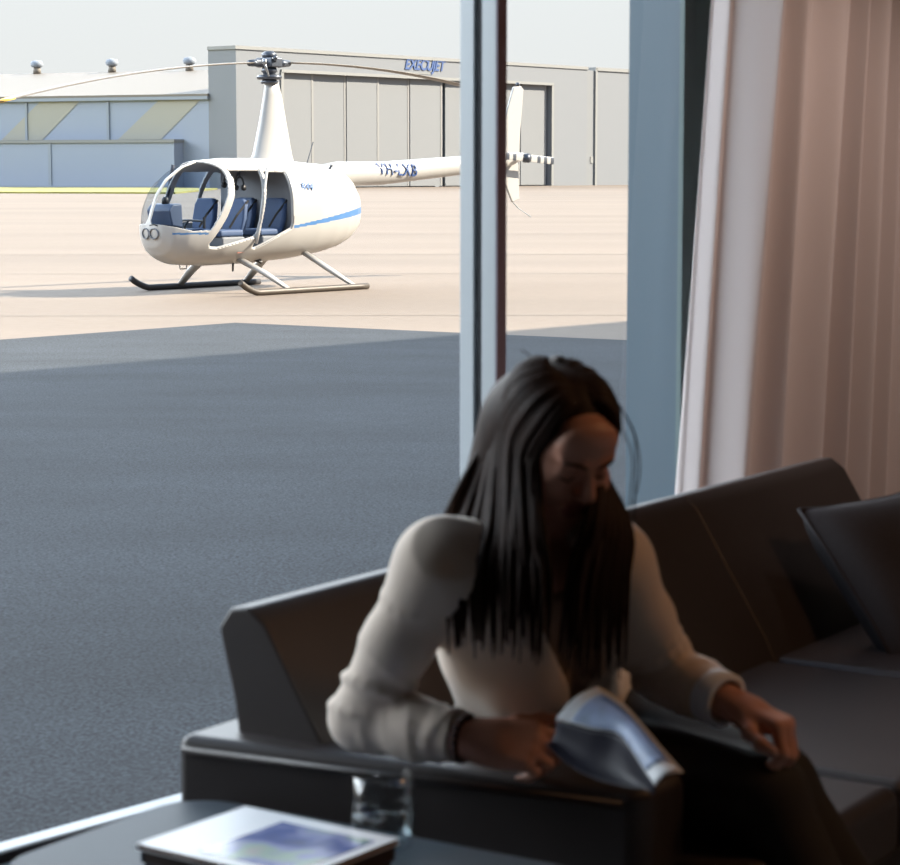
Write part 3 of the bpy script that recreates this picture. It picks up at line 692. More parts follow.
# windows: bottom rails, mullions with gasket grooves, panes
for k, (a0, a1) in enumerate(((-1.55, MUL), (MUL, JMB), (-2.3, -1.55))):
    wn = empty('window_%d' % (k + 1)); st(wn)
    fbox('pane', (a0 + .01, .004, .0), (a1 - .01, .010, RH), M_pane, wn)
    fbox('bottom_rail', (a0, -.012, 0), (a1, .040, .056), M_alu, wn, .003)
    fbox('rail_gasket', (a0, .040, 0), (a1, .047, .054), M_gasket, wn)
    fbox('inner_ledge', (a0, .047, 0), (a1, .20, .034), M_alu, wn, .003)
    if k != 1:
        mu = fbox('mullion', (a1 - .018, .019, .0), (a1 + .018, .066, RH), M_alu, wn, .004)
        fbox('mullion_cap', (a1 - .018, -.050, .0), (a1 + .018, -.004, RH), M_alu, wn, .004)
        fbox('mullion_gasket', (a1 - .008, -.004, .0), (a1 + .008, .019, RH), M_gasket, wn)
        fbox('mullion_inner_face', (a1 - .0175, .066, .0), (a1 + .0175, .069, RH), M_purple, wn)

# curtain
def build_curtain():
    na, nz = 420, 26; V_, F_ = [], []
    L = 1.6
    for iz in range(nz):
        z = .02 + (RH - .06) * iz / (nz - 1); fl = 1 - z / RH
        for ia in range(na):
            t_ = ia / (na - 1); a = t_ * L; z_ = min(z, 1.9)
            ph = a / .135 * 2 * PI + 1.1 * math.sin(a * 9.3) + .6 * math.sin(a * 23) + .35 * math.sin(z * 1.3 + a * 4)
            amp = .042 * (1 + .25 * math.sin(a * 11 + 1)) * (.72 + .28 * fl)
            e_ = min(1.0, a / .24); e_ = 1 - (1 - e_) ** 2                    # the leading edge turns back to the window
            n = .045 + .185 * e_ + amp * math.sin(ph) * max(0.0, e_ - .35) / .65 + .008 * math.sin(2 * ph + z) + .006 * math.sin(a * 60 + z) * (1 - e_)
            s_ = 1.79 + .105 * (z_ - .85) * (1 - t_) + a - .085 * e_ + .012 * math.cos(ph) * e_
            V_.append(P0 + FA * s_ + FN * n + Vector((0, 0, z)))
    for iz in range(nz - 1):
        for ia in range(na - 1):
            F_.append((iz * na + ia, iz * na + ia + 1, (iz + 1) * na + ia + 1, (iz + 1) * na + ia))
    cu = empty('curtain', P0 + FA * 1.5 + FN * .26); tag(cu, 'floor length pale pinkish beige curtain hanging in folds beside the window column', 'curtain')
    o = pyobj('curtain_fabric', [v - cu.location for v in V_], F_, M_curt, cu, True); mod_solid(o, .002, 0)
    bm = bmesh.new(); box(bm, (JMB - .15, .21, RH - .04), (3.25, .30, RH), FM @ Matrix.Identity(4))
    for v in bm.verts: v.co -= cu.location
    obj('curtain_track', bm, M_alu, cu)
build_curtain()

# ------------------------------------------------------------------ sofa: u out of the back, v along it
SO = Vector((-.44, 3.60, 0)); SU = Vector((.839, -.545, 0)); SV = Vector((.545, .839, 0))
SM = Matrix(((SU.x, SV.x, 0, SO.x), (SU.y, SV.y, 0, SO.y), (0, 0, 1, 0), (0, 0, 0, 1)))
srz = math.atan2(SU.y, SU.x)
sofa = empty('sofa', SO, srz); tag(sofa, 'dark brown leather three seat sofa with broad low arm, back to the window', 'sofa')
def subsurf(o, lv=2):
    s = o.modifiers.new('sub', 'SUBSURF'); s.levels = lv; s.render_levels = lv
    o.data.polygons.foreach_set('use_smooth', [True] * len(o.data.polygons)); return o
bm = bmesh.new(); box(bm, (.10, .12, .09), (.86, 2.50, .26)); mod_bevel(obj('base', bm, M_leather, sofa), .02)
for k in range(3):                              # seat cushions
    v0, v1 = max(.2, .79 * k) + .004, .79 * (k + 1) - .004
    bm = bmesh.new(); nu, nv = 8, 8; g = {}
    box(bm, (.16, v0, .25), (.92, v1, .375)); o = mod_bevel(obj('seat_cushion', bm, M_leather, sofa), .03, 4)
for k in range(3):                              # back cushions: wedge leaning back
    v0, v1 = (.075 if k == 0 else .79 * k), .79 * (k + 1)
    bm = bmesh.new()
    prism(bm, [(.33, .34), (.29, .42), (.20, .56), (.125, .68), (.09, .705), (.055, .70), (.03, .665), (.06, .55), (.09, .34)], v0, v1,
          Matrix(((1, 0, 0, 0), (0, 0, 1, 0), (0, 1, 0, 0), (0, 0, 0, 1))))
    mod_bevel(obj('back_cushion', bm, M_leather, sofa), .007, 3)
bm = bmesh.new(); box(bm, (.04, .16, .09), (.12, 2.36, .56)); mod_bevel(obj('back_frame', bm, M_leather, sofa), .02)
def arm(flip):
    bm = bmesh.new(); Y = (lambda u, v: (u, v)) if not flip else (lambda u, v: (u, 2.58 - v))
    prism(bm, [Y(0, 0), Y(.76, .10), Y(.79, .13), Y(.79, .24), Y(.76, .27), Y(0, .20)], .07, .50)
    o = obj('armrest', bm, M_leather, sofa); mod_bevel(o, .028, 4)
    bm = bmesh.new(); tube(bm, [(*Y(.015, .0), .478), (*Y(.76, .098), .478)], .006, 8); obj('piping', bm, M_leather, o, True)
arm(False); arm(True)
for u, v in ((.08, .1), (.74, .2), (.08, 2.48), (.74, 2.4)):
    bm = bmesh.new(); lathe(bm, [(0, 0), (.022, 0), (.028, .09), (0, .09)], 14, Matrix.Translation((u, v, 0))); obj('leg', bm, M_tabdk, sofa, True)

# throw cushion at the far end of the sofa
def pillow():
    n_ = 24; V_, F_ = [], []
    for s_ in (1, -1):
        for i in range(n_ + 1):
            for j in range(n_ + 1):
                a, b_ = i / n_ * 2 - 1, j / n_ * 2 - 1
                h = .075 * ((1 - a ** 4) * (1 - b_ ** 4)) ** .55
                pinch = 1 - .07 * (1 - abs(a)) * 0 - .06 * (1 - b_ * b_) * abs(a) - .0
                V_.append((a * .215 * (1 - .05 * (1 - b_ * b_)), b_ * .205 * (1 - .05 * (1 - a * a)), s_ * h))
    N = (n_ + 1) ** 2
    for s_ in range(2):
        for i in range(n_):
            for j in range(n_):
                q = [s_ * N + i * (n_ + 1) + j, s_ * N + (i + 1) * (n_ + 1) + j, s_ * N + (i + 1) * (n_ + 1) + j + 1, s_ * N + i * (n_ + 1) + j + 1]
                F_.append(q if s_ == 0 else q[::-1])
    pl = empty('throw_cushion', SM @ Vector((.44, 1.985, .505)), 0); tag(pl, 'dark charcoal square throw cushion leaning against the far end of the sofa back', 'cushion')
    body = pyobj('cushion_cover', V_, F_, M_cush, pl, True)
    bm = bmesh.new(); k_ = .22
    pts = [(k_ * c1, k_ * c2, 0) for c1, c2 in ((-1, -1), (-.5, -.955), (0, -.95), (.5, -.955), (1, -1), (.955, -.5), (.95, 0), (.955, .5), (1, 1), (.5, .955), (0, .95), (-.5, .955), (-1, 1), (-.955, .5), (-.95, 0), (-.955, -.5), (-1, -1))]
    pts = [(x * .977, y * .932, z) for x, y, z in pts]; tube(bm, pts, .005, 6); obj('cushion_seam', bm, M_cush, pl, True)
    ax_ = lambda u, v, z: (SU * u + SV * v + Vector((0, 0, z)))
    Y = ax_(-.62, .14, .75).normalized(); X = ax_(.32, .94, -.10); X = (X - Y * X.dot(Y)).normalized(); Zn = X.cross(Y)
    pl.matrix_world = Matrix(((X.x, Y.x, Zn.x, pl.location.x), (X.y, Y.y, Zn.y, pl.location.y), (X.z, Y.z, Zn.z, pl.location.z), (0, 0, 0, 1)))
pillow()

# ------------------------------------------------------------------ coffee table with magazines and tumbler
TZ = .41
table = empty('coffee_table', SO, srz); tag(table, 'low coffee table with smooth grey top in front of the sofa arm', 'table')
def rrect(u0, u1, v0, v1, r, n_=8):
    out = []
    for cu_, cv, a0 in ((u1 - r, v1 - r, 0), (u0 + r, v1 - r, PI / 2), (u0 + r, v0 + r, PI), (u1 - r, v0 + r, 1.5 * PI)):
        for k in range(n_ + 1): out.append((cu_ + r * math.cos(a0 + PI / 2 * k / n_), cv + r * math.sin(a0 + PI / 2 * k / n_)))
    return out
bm = bmesh.new(); prism(bm, rrect(.035, .80, -.47, -.004, .09), TZ - .03, TZ); mod_bevel(obj('table_top', bm, M_table, table), .006, 3)
bm = bmesh.new(); prism(bm, rrect(.10, .73, -.40, -.07, .05), TZ - .09, TZ - .03); obj('apron', bm, M_tabdk, table)
for u, v in ((.13, -.37), (.13, -.10), (.70, -.37), (.70, -.10)):
    bm = bmesh.new(); lathe(bm, [(0, 0), (.018, 0), (.024, TZ - .09), (0, TZ - .09)], 14, Matrix.Translation((u, v, 0))); obj('leg', bm, M_tabdk, table, True)

# magazine stack: its top far corner at MT0
MU = Vector((.228, -.163, 0)).normalized(); MV = Vector((MU.y, -MU.x, 0))      # MV points to the camera side
mrz = math.atan2(MU.y, MU.x)
MT0 = Vector((-.304, 3.335, 0))
def magazine(z0, th, w_, h_, cov, edge, label, off=(0, 0), rot=0.0, art=False):
    ctr = MT0 + MU * (w_ / 2 + off[0]) + MV * (h_ / 2 + off[1])
    m_ = empty('magazine', (ctr.x, ctr.y, z0), mrz + rot); tag(m_, label, 'magazine', 'magazines stacked on the coffee table')
    bm = bmesh.new(); box(bm, (-w_ / 2 + .002, -h_ / 2 + .002, .001), (w_ / 2 - .002, h_ / 2 - .002, th - .001)); obj('pages', bm, edge, m_)
    bm = bmesh.new(); box(bm, (-w_ / 2, -h_ / 2, th - .0012), (w_ / 2, h_ / 2, th)); box(bm, (-w_ / 2, -h_ / 2, 0), (w_ / 2, h_ / 2, .0012)); box(bm, (-w_ / 2 - .001, -h_ / 2, 0), (-w_ / 2 + .001, h_ / 2, th)); obj('cover', bm, cov, m_)
    return m_
def cover_art_mat():
    m = bpy.data.materials.new('cover_picture'); m.use_nodes = True; t = m.node_tree; b = t.nodes['Principled BSDF']; b.inputs['Roughness'].default_value = .25
    c = t.nodes.new('ShaderNodeTexCoord'); n = t.nodes.new('ShaderNodeTexNoise'); n.inputs['Scale'].default_value = 10; n.inputs['Detail'].default_value = 2
    r = t.nodes.new('ShaderNodeValToRGB'); r.color_ramp.interpolation = 'EASE'
    el = r.color_ramp.elements; el[0].position = .30; el[0].color = srgb(60, 72, 104); el[1].position = .78; el[1].color = srgb(206, 160, 184)
    for p, cc in ((.44, srgb(84, 102, 164)), (.54, srgb(140, 150, 196)), (.62, srgb(150, 176, 166))): el.new(p).color = cc
    t.links.new(c.outputs['Object'], n.inputs['Vector']); t.links.new(n.outputs['Fac'], r.inputs[0]); t.links.new(r.outputs[0], b.inputs['Base Color'])
    return m
M_art = cover_art_mat()
M_navy = mat('navy_cover', srgb(42, 50, 74), .3); M_brown = mat('brown_cover', srgb(58, 42, 36), .5); M_cream = mat('cream_pages', srgb(120, 96, 78), .8)
magazine(TZ + .001, .014, .275, .215, M_brown, M_brown, 'dark brown book at the bottom of the stack on the coffee table', (.004, .006), .01)
nv = magazine(TZ + .016, .022, .283, .222, M_navy, M_brown, 'dark navy covered volume in the middle of the stack on the table', (-.002, .001), -.008)
mg = magazine(TZ + .039, .009, .285, .235, M_paper, M_cream, 'white magazine with a blue and pink cover picture, topmost of its stack', (0, 0), 0)
bm = bmesh.new(); box(bm, (-.045, -.095, .0091), (.125, .085, .0096)); obj('cover_picture', bm, M_art, mg)
bm = bmesh.new(); box(bm, (-.1435, -.06, .004), (-.1415, -.03, .016)); obj('spine_mark', bm, M_orange, nv)
# tumbler
gp = SM @ Vector((.466, -.088, TZ + .001))
gl = empty('drinking_glass', gp); gl.scale = (1.13, 1.13, 1.08); tag(gl, 'clear drinking glass part filled with water beside the magazines', 'glass')
bm = bmesh.new(); lathe(bm, [(0, 0), (.026, 0), (.036, .006), (.0415, .02), (.0425, .04), (.041, .07), (.0385, .103), (.037, .1035), (.0362, .102), (.0385, .07), (.040, .04), (.038, .02), (.03, .012), (0, .011)], 48)
obj('tumbler', bm, M_tumb, gl, True)
bm = bmesh.new(); lathe(bm, [(0, .0115), (.0297, .0125), (.0377, .0202), (.0397, .04), (.0394, .052), (0, .052)], 48); obj('water', bm, M_watr, gl, True)

# ------------------------------------------------------------------ the woman on the sofa
woman = empty('person', (SM @ Vector((.45, .37, .375)))); tag(woman, 'woman with long dark hair in a beige cardigan seated on the sofa reading a leaflet', 'person')
WL = woman.location.copy()
FW = Vector((.5, -.866, 0)); RW = Vector((-.866, -.5, 0)); UPV = Vector((0, 0, 1))
hip = SM @ Vector((.43, .42, .48))
shm = at(522, 552, 3.47)
spine = (shm - hip); SPU = spine.normalized(); SPF = (FW - SPU * FW.dot(SPU)).normalized(); SPR = SPF.cross(SPU)
TR = [tuple(SPR), tuple(SPF), tuple(SPU)]
shR, shL = at(434, 566, 3.385), at(616, 566, 3.53)
elR, wrR = at(362, 718, 3.47), at(462, 738, 3.385)
elL, wrL = at(664, 672, 3.66), at(722, 700, 3.56)
hf = Vector((.44, -.74, -.50)).normalized(); hr = hf.cross(Vector((0, 0, 1))).normalized(); hu = hr.cross(hf)   # head: forward, right, up
Hc = at(557, 440, 3.42)
HR = [tuple(hr), tuple(hf), tuple(hu)]
def H(r, f, u): return Hc + hr * r + hf * f + hu * u
neck = shm + SPU * .045 + SPF * .005
hipR, hipL = hip + Vector((-.05, -.055, -.0)), hip + Vector((.075, .05, .0))
knR, knL = Vector((.478, 3.425, .445)), Vector((.505, 3.515, .44))
akR, akL = Vector((.650, 3.275, .085)), Vector((.735, 3.40, .085))

def torso(F, e):
    F.ell(hip + SPU * .0, TR, (.165 + e, .115 + e, .13 + e), .0)
    F.ell(hip + spine * .38 + SPF * .005, TR, (.128 + e, .092 + e, .15 + e), .05)
    F.ell(hip + spine * .68 + SPF * .005, TR, (.148 + e, .098 + e, .14 + e), .05)
    F.ell(hip + spine * .88, TR, (.135 + e, .078 + e, .08 + e), .05)
    for s_ in (-1, 1): F.ell(hip + spine * .60 + SPF * .075 + SPR * .066 * s_, TR, (.058 + e, .045 + e, .056 + e), .035)
    F.cap(shR * .85 + shm * .15, shL * .85 + shm * .15, .05 + e, .05 + e, .05)

def finger(F, base, d, pn, L, r, bends, k=.007):
    p = Vector(base); d = Vector(d).normalized(); pn = Vector(pn).normalized()
    ax = d.cross(pn).normalized()
    for i, (l, b) in enumerate(zip(L, bends)):
        R_ = Matrix.Rotation(b, 3, ax); d = R_ @ d
        q = p + d * l; F.cap(p, q, r * (1 - .11 * i), r * (1 - .11 * (i + 1)), k); p = q
    return p
def hand(F, wr, d, s, flex, thumb_bend=(.1, .3, .3), tdir=(.75, .55, .25)):
    d = Vector(d).normalized(); s = Vector(s); s = (s - d * s.dot(d)).normalized()
    return d, s
def build_hand(F, wr, d, s, pn, bends, tdir, tb, k=.012):
    """d wrist->knuckles, s towards the thumb side, pn out of the palm"""
    d = Vector(d).normalized(); s = Vector(s); s = (s - d * s.dot(d)).normalized(); pn0 = Vector(pn); pn = d.cross(s); pn = pn if pn.dot(pn0) > 0 else -pn
    offs = (.029, .010, -.010, -.028); lens = (.082, .086, .081, .073)
    tips = []
    for o_, l in zip(offs, lens):
        a = wr + s * o_ * .62; b = wr + d * l + s * o_ - pn * .002
        F.cap(a, b, .0155, .0125, k)
    F.cap(wr - d * .03, wr + d * .02, .0235, .024, .02)
    F.ell(wr + d * .035 + s * .022 + pn * .010, [tuple(d), tuple(s), tuple(pn)], (.035, .016, .016), .012)
    F.ell(wr + d * .035 - s * .022 + pn * .008, [tuple(d), tuple(s), tuple(pn)], (.036, .014, .014), .012)
    FLN = ((.042, .026, .021), (.046, .029, .022), (.043, .027, .022), (.034, .021, .019))
    for o_, l, fl, b_ in zip(offs, lens, FLN, bends):
        finger(F, wr + d * l + s * o_ - pn * .002, d + s * o_ * 2.2, pn, fl, .0098 if o_ > -.02 else .0085, b_)
    td = (d * tdir[0] + s * tdir[1] + pn * tdir[2]).normalized()
    p = wr + d * .022 + s * .022 + pn * .006
    axd = (d - td * d.dot(td)).normalized()
    finger(F, p, td, axd, (.042, .034, .027), .0122, tb, .010)

def build_body():
    F = Field((-.26, 2.98, -.0), (.86, 3.92, 1.16), .0042)
    torso(F, 0)
    F.cap(neck - SPU * .02, H(0, -.02, -.05), .052, .05, .03)
    # head
    F.ell(H(0, -.012, .024), HR, (.070, .088, .077), .03)
    F.ell(H(0, .015, -.035), HR, (.060, .072, .075), .04)
    F.ell(H(0, .062, -.088), HR, (.026, .026, .024), .03)
    F.ell(H(0, .070, .045), HR, (.050, .022, .035), .025)
    for s_ in (-1, 1):
        F.ell(H(.030 * s_, .091, .004), HR, (.017, .014, .012), .012, True)       # eye hollows
        F.ell(H(.030 * s_, .073, .003), HR, (.0135, .0135, .0125), .004)          # lids lowered over the eyes
        F.cap(H(.014 * s_, .092, .022), H(.044 * s_, .080, .024), .006, .005, .010)  # brow ridge
        F.ell(H(.040 * s_, .066, -.030), HR, (.022, .022, .022), .025)            # cheeks
        F.ell(H(.0115 * s_, .099, -.029), HR, (.007, .009, .007), .006)           # nostril wings
        F.ell(H(.068 * s_, -.008, -.006), HR, (.007, .016, .026), .006)           # ears
    F.cap(H(0, .087, .020), H(0, .110, -.022), .0075, .0115, .010)
    F.cap(H(-.016, .084, -.057), H(.016, .084, -.057), .0065, .0065, .006)
    F.cap(H(-.014, .082, -.069), H(.014, .082, -.069), .0075, .0075, .006)
    F.cap(H(-.02, .0935, -.063), H(.02, .0935, -.063), .0022, .0022, .003, True)
    # arms
    for a, b, c in ((shR, elR, wrR), (shL, elL, wrL)):
        F.cap(a, b, .044, .035, .04); F.cap(b, c, .035, .024, .02)
    # right hand: back to the camera, thumb on top along the leaflet, fingers curled under it
    dR = (wrR - elR).normalized() * .35 + Vector((.97, .05, -.12))
    build_hand(F, wrR + dR.normalized() * .022, dR, Vector((-.1, .62, .78)), Vector((0, .8, -.6)),
               ((.55, .75, .5), (.75, .9, .5), (.9, 1.0, .5), (1.0, 1.05, .5)), (.80, .52, .18), (.0, .25, .25))
    # left hand resting over the thigh
    dL = Vector((.70, -.52, -.22))
    build_hand(F, wrL + dL.normalized() * .03, dL, Vector((-.55, -.75, .15)), Vector((0, 0, -1)),
               ((.95, 1.0, .6), (1.0, 1.1, .6), (1.0, 1.1, .6), (1.0, 1.05, .6)), (.62, .7, .3), (.1, .3, .3))
    # legs
    for a, b, c in ((hipR, knR, akR), (hipL, knL, akL)):
        F.cap(a, b, .075, .05, .04); F.cap(b, c, .05, .034, .02)
        t_ = (Vector((b.x - a.x, b.y - a.y, 0))).normalized(); F.cap(c, c + t_ * .1 + Vector((0, 0, -.02)), .03, .026, .02)
    V_, Q_ = F.mesh()
    b_ = fast_mesh('body', V_ - np.array(WL), Q_, [M_skin, M_lip], woman); smooth_mod(b_, 2)
    # lips get their own colour
    cen = V_[Q_].mean(1); q = cen - np.array(Hc)
    r, f, u = q @ np.array(hr), q @ np.array(hf), q @ np.array(hu)
    mi = ((abs(r) < .021 * (1 - ((u + .063) / .016) ** 2)) & (f > .080) & (abs(u + .063) < .013)).astype(np.int32)
    b_.data.polygons.foreach_set('material_index', mi)
build_body()
def sobj(name, bm, m, smooth=True):
    for v in bm.verts: v.co -= WL
    return obj(name, bm, m, woman, smooth)
for s_ in (-1, 1):                                # brows and lash lines
    bm = bmesh.new(); tube(bm, [H(.012 * s_, .1005, .021), H(.026 * s_, .098, .026), H(.044 * s_, .086, .023)], [.0022, .003, .0012], 6); sobj('eyebrow', bm, M_hair)
    bm = bmesh.new(); tube(bm, [H(.018 * s_, .086, -.005), H(.030 * s_, .0895, -.008), H(.042 * s_, .082, -.004)], [.0012, .0018, .0012], 6); sobj('eyelashes', bm, M_hair)

def build_clothes():
    # inner top
    F = Field((-.2, 3.2, .36), (.5, 3.9, 1.0), .006); torso(F, .008)
    F.cut(neck + SPU * .012 - SPF * .02, tuple((SPU * .8 + SPF * .55).normalized()))
    V_, Q_ = F.mesh(); o = fast_mesh('top', V_ - np.array(WL), Q_, M_top, woman); smooth_mod(o, 2)
    # cardigan, open down the front
    F = Field((-.28, 3.12, .36), (.62, 3.92, 1.0), .005); torso(F, .018)
    F.cut(neck + SPU * .046, tuple((SPU * .96 + SPF * .28).normalized()))
    F.cap(neck + SPF * .10 + SPU * .02, neck + SPF * .02, .058, .05, .01, True)
    fr = [neck + SPF * .10 - SPU * .03, hip + spine * .62 + SPF * .135, hip + spine * .3 + SPF * .125, hip + SPF * .14 - SPU * .06]
    rr = [.062, .036, .026, .034]
    for i in range(3): F.cap(fr[i], fr[i + 1], rr[i], rr[i + 1], .004, True)
    for a, b, c, s_ in ((shR, elR, wrR, 1), (shL, elL, wrL, -1)):
        F.cap(a, a * .5 + b * .5, .052, .052, .05); F.cap(a * .5 + b * .5, b, .052, .047, .02)
        F.cap(b, b * .45 + c * .55, .048, .045, .02); F.cap(b * .45 + c * .55, c, .045, .038, .02)
        ax = (c - b); n_ = ax.normalized()
        for t_, dr in ((.10, .004), (.24, .0065), (.40, .004), (.55, .0075), (.72, .004), (.86, .005)):   # rucked folds round the forearm
            ce = b + ax * t_; rad = .047 - .009 * t_
            u1 = n_.orthogonal().normalized(); u2 = n_.cross(u1)
            for k in range(16):
                a0, a1 = k * PI / 8, (k + 1) * PI / 8
                w0 = n_ * (.014 * math.sin(a0 + t_ * 9)); w1 = n_ * (.014 * math.sin(a1 + t_ * 9))
                F.cap(ce + (u1 * math.cos(a0) + u2 * math.sin(a0)) * rad + w0, ce + (u1 * math.cos(a1) + u2 * math.sin(a1)) * rad + w1, dr, dr, .006)
        ax2 = (b - a); n2 = ax2.normalized()
        for t_, dr in ((.2, .004), (.62, .004), (.8, .006), (.93, .006)):
            ce = a + ax2 * t_; u1 = n2.orthogonal().normalized(); u2 = n2.cross(u1)
            for k in range(16):
                a0, a1 = k * PI / 8, (k + 1) * PI / 8
                w0 = n2 * (.02 * math.sin(a0 + t_ * 7)); w1 = n2 * (.02 * math.sin(a1 + t_ * 7))
                F.cap(ce + (u1 * math.cos(a0) + u2 * math.sin(a0)) * .050 + w0, ce + (u1 * math.cos(a1) + u2 * math.sin(a1)) * .050 + w1, dr, dr, .008)
        F.cap(c + n_ * .048, c + n_ * .16, .062, .06, .003, True)           # clean cuff
    V_, Q_ = F.mesh(); o = fast_mesh('cardigan', V_ - np.array(WL), Q_, M_knit, woman); smooth_mod(o, 2)
    # trousers
    F = Field((-.2, 2.98, .0), (.88, 3.95, .66), .007)
    F.ell(hip - SPU * .01, TR, (.172, .124, .12), .0)
    for a, b, c in ((hipR, knR, akR), (hipL, knL, akL)):
        F.cap(a, b, .086, .068, .03); F.cap(b, c, .066, .058, .02)
        F.cap(c - Vector((0, 0, .05)), c - Vector((0, 0, .2)), .09, .09, .003, True)
    F.cut(hip + Vector((0, 0, .09)), (0, 0, 1))
    V_, Q_ = F.mesh(); o = fast_mesh('trousers', V_ - np.array(WL), Q_, M_trous, woman); smooth_mod(o, 3)
    for c, k_ in ((akR, knR), (akL, knL)):
        F = Field(tuple(c - Vector((.2, .22, .09))), tuple(c + Vector((.2, .2, .12))), .006)
        t_ = SU
        F.cap(c + Vector((0, 0, -.040)), c + t_ * .13 + Vector((0, 0, -.052)), .042, .032, .02); F.cap(c, c + Vector((0, 0, .04)), .042, .04, .02)
        F.cut(Vector((c.x, c.y, .002)), (0, 0, -1))
        V_, Q_ = F.mesh(); o = fast_mesh('shoe', V_ - np.array(WL), Q_, M_shoe, woman)
build_clothes()
# turned back striped lining at the far cuff, bracelet at the near wrist
axl = (wrL - elL).normalized(); u1 = axl.orthogonal().normalized(); u2 = axl.cross(u1)
bm = bmesh.new(); tube(bm, [wrL - axl * .030, wrL - axl * .022, wrL + axl * .006, wrL + axl * .010], [.042, .0455, .0445, .034], 24, caps=False); mod_solid(sobj('turned_cuff', bm, M_cuff), .003)
axr = (wrR - elR).normalized()
bm = bmesh.new(); bc = wrR + axr * .004; u1 = axr.orthogonal().normalized(); u2 = axr.cross(u1)
for k in range(18):
    a = k * 2 * PI / 18; lathe(bm, [(0, -.006), (.0042, -.0042), (.006, 0), (.0042, .0042), (0, .006)], 8, Matrix.Translation(bc + (u1 * math.cos(a) + u2 * math.sin(a)) * .033))
sobj('bracelet', bm, M_bead)

# hair: cap over the skull, a fall down the back, then long locks on either side of a middle parting
def build_hair():
    F = Field((-.1, 3.15, .62), (.42, 3.8, 1.16), .005)
    F.ell(H(0, -.014, .026), HR, (.075, .091, .079), .0)
    F.ell(H(0, -.045, -.02), HR, (.070, .066, .09), .04)
    F.cap(H(0, -.07, -.02), shm - SPF * .07 - SPU * .02, .075, .07, .05)
    F.cap(shm - SPF * .07 + SPR * .06, shm - SPF * .095 - SPU * .16 + SPR * .05, .05, .035, .05)
    F.cap(shm - SPF * .07 - SPR * .06, shm - SPF * .095 - SPU * .16 - SPR * .05, .05, .035, .05)
    F.cap(H(-.045, -.03, -.07), shL * .45 + shm * .55 + SPF * .03 + SPU * .03, .042, .036, .03)
    F.ell(H(-.004, .092, -.022), HR, (.056, .062, .092), .015, True)                # the face stays clear
    F.ell(H(0, .06, -.10), HR, (.055, .07, .06), .02, True)
    V_, Q_ = F.mesh()
    hair = fast_mesh('hair', V_ - np.array(WL), Q_, M_hair, woman); smooth_mod(hair, 4)
    R_ = random.Random(11)
    # her right side (photo left): outer guide and face-side guide, as (x, y, depth)
    gA = [(556, 366, 3.44), (520, 380, 3.45), (492, 420, 3.46), (470, 490, 3.45), (450, 562, 3.39), (452, 642, 3.36)]
    gB = [(566, 372, 3.40), (548, 396, 3.35), (538, 440, 3.325), (540, 510, 3.32), (548, 580, 3.32), (545, 652, 3.31)]
    gC = [(572, 371, 3.40), (594, 392, 3.36), (606, 430, 3.36), (588, 503, 3.365), (570, 575, 3.345), (560, 664, 3.33)]
    gD = [(578, 366, 3.44), (607, 384, 3.45), (622, 430, 3.46), (623, 500, 3.46), (625, 580, 3.44), (622, 668, 3.42)]
    n_ = 0
    EC, ER = H(0, -.014, .026), (.081, .097, .083)
    def on_head(r, f, u, k=1.0):
        v = Vector((r / ER[0], f / ER[1], u / ER[2])); v = Vector((r, f, u)) / v.length
        return EC + (hr * v.x + hf * v.y + hu * v.z) * k
    # az runs from the face edge round to the back of the head, side +1 is her right
    for side, ga, gb, cnt in ((1, gB, gA, 120), (-1, gC, gD, 100)):
        for k in range(cnt):
            t_ = (k + R_.random()) / cnt; az = math.radians(48 + 118 * t_ ** 1.1); kk = R_.uniform(.97, 1.03)
            rr_, ff_ = side * math.sin(az), math.cos(az)
            p0 = on_head(side * .012, .075 - .16 * t_, .10, .92)
            p1 = on_head(rr_ * .050, ff_ * .06 + .03 * (1 - t_) - .02 * t_, .085, kk * 1.01)
            p2 = on_head(rr_ * .078, ff_ * .09 + .012 * (1 - t_), .040, kk * 1.01)
            p3 = on_head(rr_ * .088, ff_ * .10, -.035, kk * 1.02)
            u_ = min(1, t_ / .75)                                       # the rest falls in front of the shoulder or behind it
            jx, ln = R_.gauss(0, 3), R_.uniform(-30, 14); tail = []
            for i in (3, 4, 5):
                p, q = ga[i], gb[i]
                x = p[0] + (q[0] - p[0]) * u_ + jx * (i - 2) / 2; y = p[1] + (q[1] - p[1]) * u_ + (ln if i == 5 else 0)
                if i == 3: y += 18
                tail.append(at(x, y, p[2] + (q[2] - p[2]) * u_ - .014 * math.sin(PI * u_) + R_.gauss(0, .005)))
            if t_ > .78:
                w_ = side * (.01 + .05 * R_.random())
                tail = [shm - SPF * .095 + SPR * w_ + SPU * .06, shm - SPF * .105 + SPR * w_ * 1.3 - SPU * .05, shm - SPF * .125 + SPR * w_ * 1.4 - SPU * R_.uniform(.14, .2)]
            P_ = catmull([p0, p1, p2, p3] + tail, 34); r0 = R_.uniform(.0050, .0092)
            rad = [r0 * (.25 + .85 * min(1, j / 8)) * (1 if j < 22 else max(.08, 1 - (j - 22) / 12.5)) for j in range(34)]
            bm = bmesh.new() if n_ == 0 else bm; tube(bm, P_, rad, 7); n_ += 1
    for pts in ([(536, 362, 3.44), (528, 354, 3.44), (521, 350, 3.44)], [(616, 400, 3.45), (634, 432, 3.45), (640, 470, 3.45), (633, 505, 3.45)], [(614, 396, 3.45), (630, 425, 3.45), (636, 450, 3.45), (634, 520, 3.45)],
                [(618, 420, 3.46), (632, 455, 3.46), (631, 490, 3.46), (628, 520, 3.46)]):
        tube(bm, catmull([at(*p) for p in pts], 12), .0012, 5)
    for v in bm.verts: v.co -= WL
    obj('hair_locks', bm, M_hair, hair, True)
build_hair()

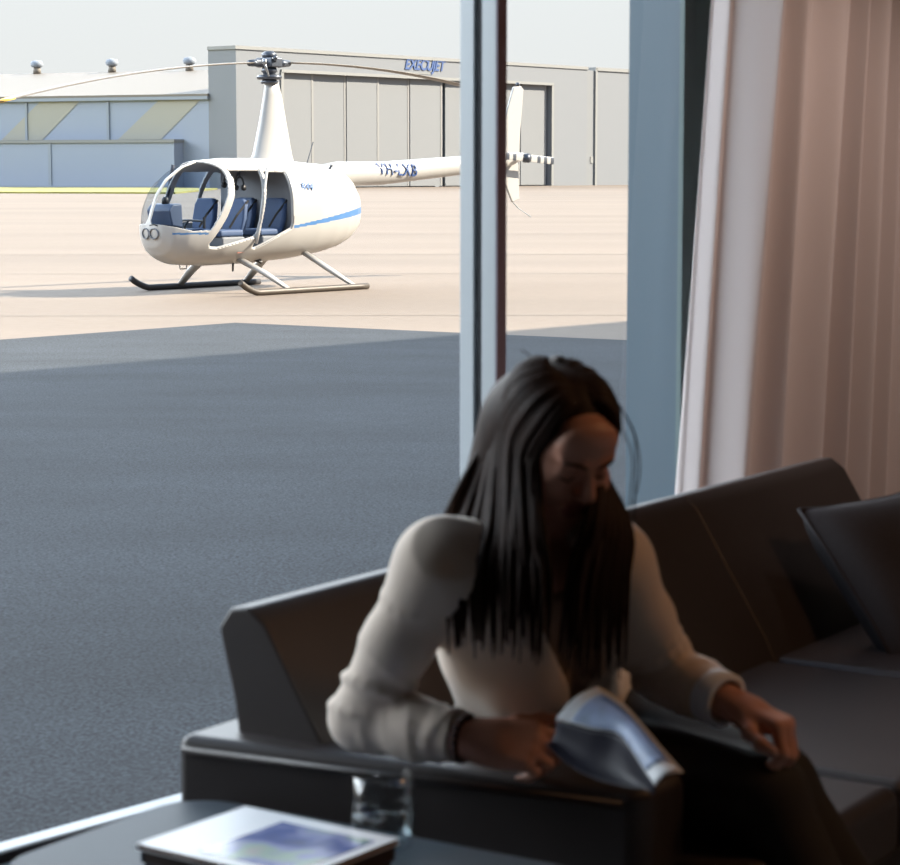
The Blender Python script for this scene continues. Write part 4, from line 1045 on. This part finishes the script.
# leaflet in her hand: a lit curling page and a shadowed page behind it
def leaflet():
    lf = empty('leaflet', at(600, 740, 3.27)); tag(lf, 'open blue and white printed leaflet held in the woman\'s hand', 'leaflet'); L0 = lf.location.copy()
    B = [at(598, 686, 3.339), at(622, 702, 3.296), at(642, 724, 3.246), at(662, 748, 3.194), at(684, 773, 3.142)]        # free long edge
    A = [at(556, 719, 3.31), at(592, 729, 3.27), at(618, 734, 3.245), at(634, 754, 3.202), at(655, 786, 3.139)]         # curling edge
    Bc, Ac = catmull(B, 30), catmull(A, 30); nrm = Vector((-.3, -.45, .84)).normalized(); NT = 14
    def page(name, inset0, inset1, s0, s1, m, lift):
        V_, F_ = [], []
        for i in range(30):
            s_ = s0 + (s1 - s0) * i / 29; k = s_ * 29; i0 = min(int(k), 28); fr = k - i0
            b = Bc[i0].lerp(Bc[i0 + 1], fr); a = Ac[i0].lerp(Ac[i0 + 1], fr)
            for j in range(NT):
                t_ = inset0 + (inset1 - inset0) * j / (NT - 1)
                V_.append(b.lerp(a, t_) + nrm * (.010 * math.sin(PI * t_) + lift) - L0)
        for i in range(29):
            for j in range(NT - 1): F_.append((i * NT + j, i * NT + j + 1, (i + 1) * NT + j + 1, (i + 1) * NT + j))
        return mod_solid(pyobj(name, V_, F_, m, lf, True), .0008, 0)
    pg = page('page', 0, 1, 0, 1, M_paper, 0)
    page('printed_panel', .12, .97, .10, .90, M_print, .0012).parent = pg
    page('text_band', .17, .30, .14, .86, M_mark, .0020).parent = pg
    # rear page curling down towards the hand, its shade put into the colour
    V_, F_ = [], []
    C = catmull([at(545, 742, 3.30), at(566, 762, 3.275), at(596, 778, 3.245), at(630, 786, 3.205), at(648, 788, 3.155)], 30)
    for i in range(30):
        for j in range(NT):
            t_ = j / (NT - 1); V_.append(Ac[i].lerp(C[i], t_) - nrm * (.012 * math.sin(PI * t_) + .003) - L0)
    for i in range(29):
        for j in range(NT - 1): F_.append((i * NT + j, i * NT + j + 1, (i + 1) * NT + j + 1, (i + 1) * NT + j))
    mod_solid(pyobj('folded_page', V_, F_, M_pageshade, lf, True), .0008, 0)
leaflet()
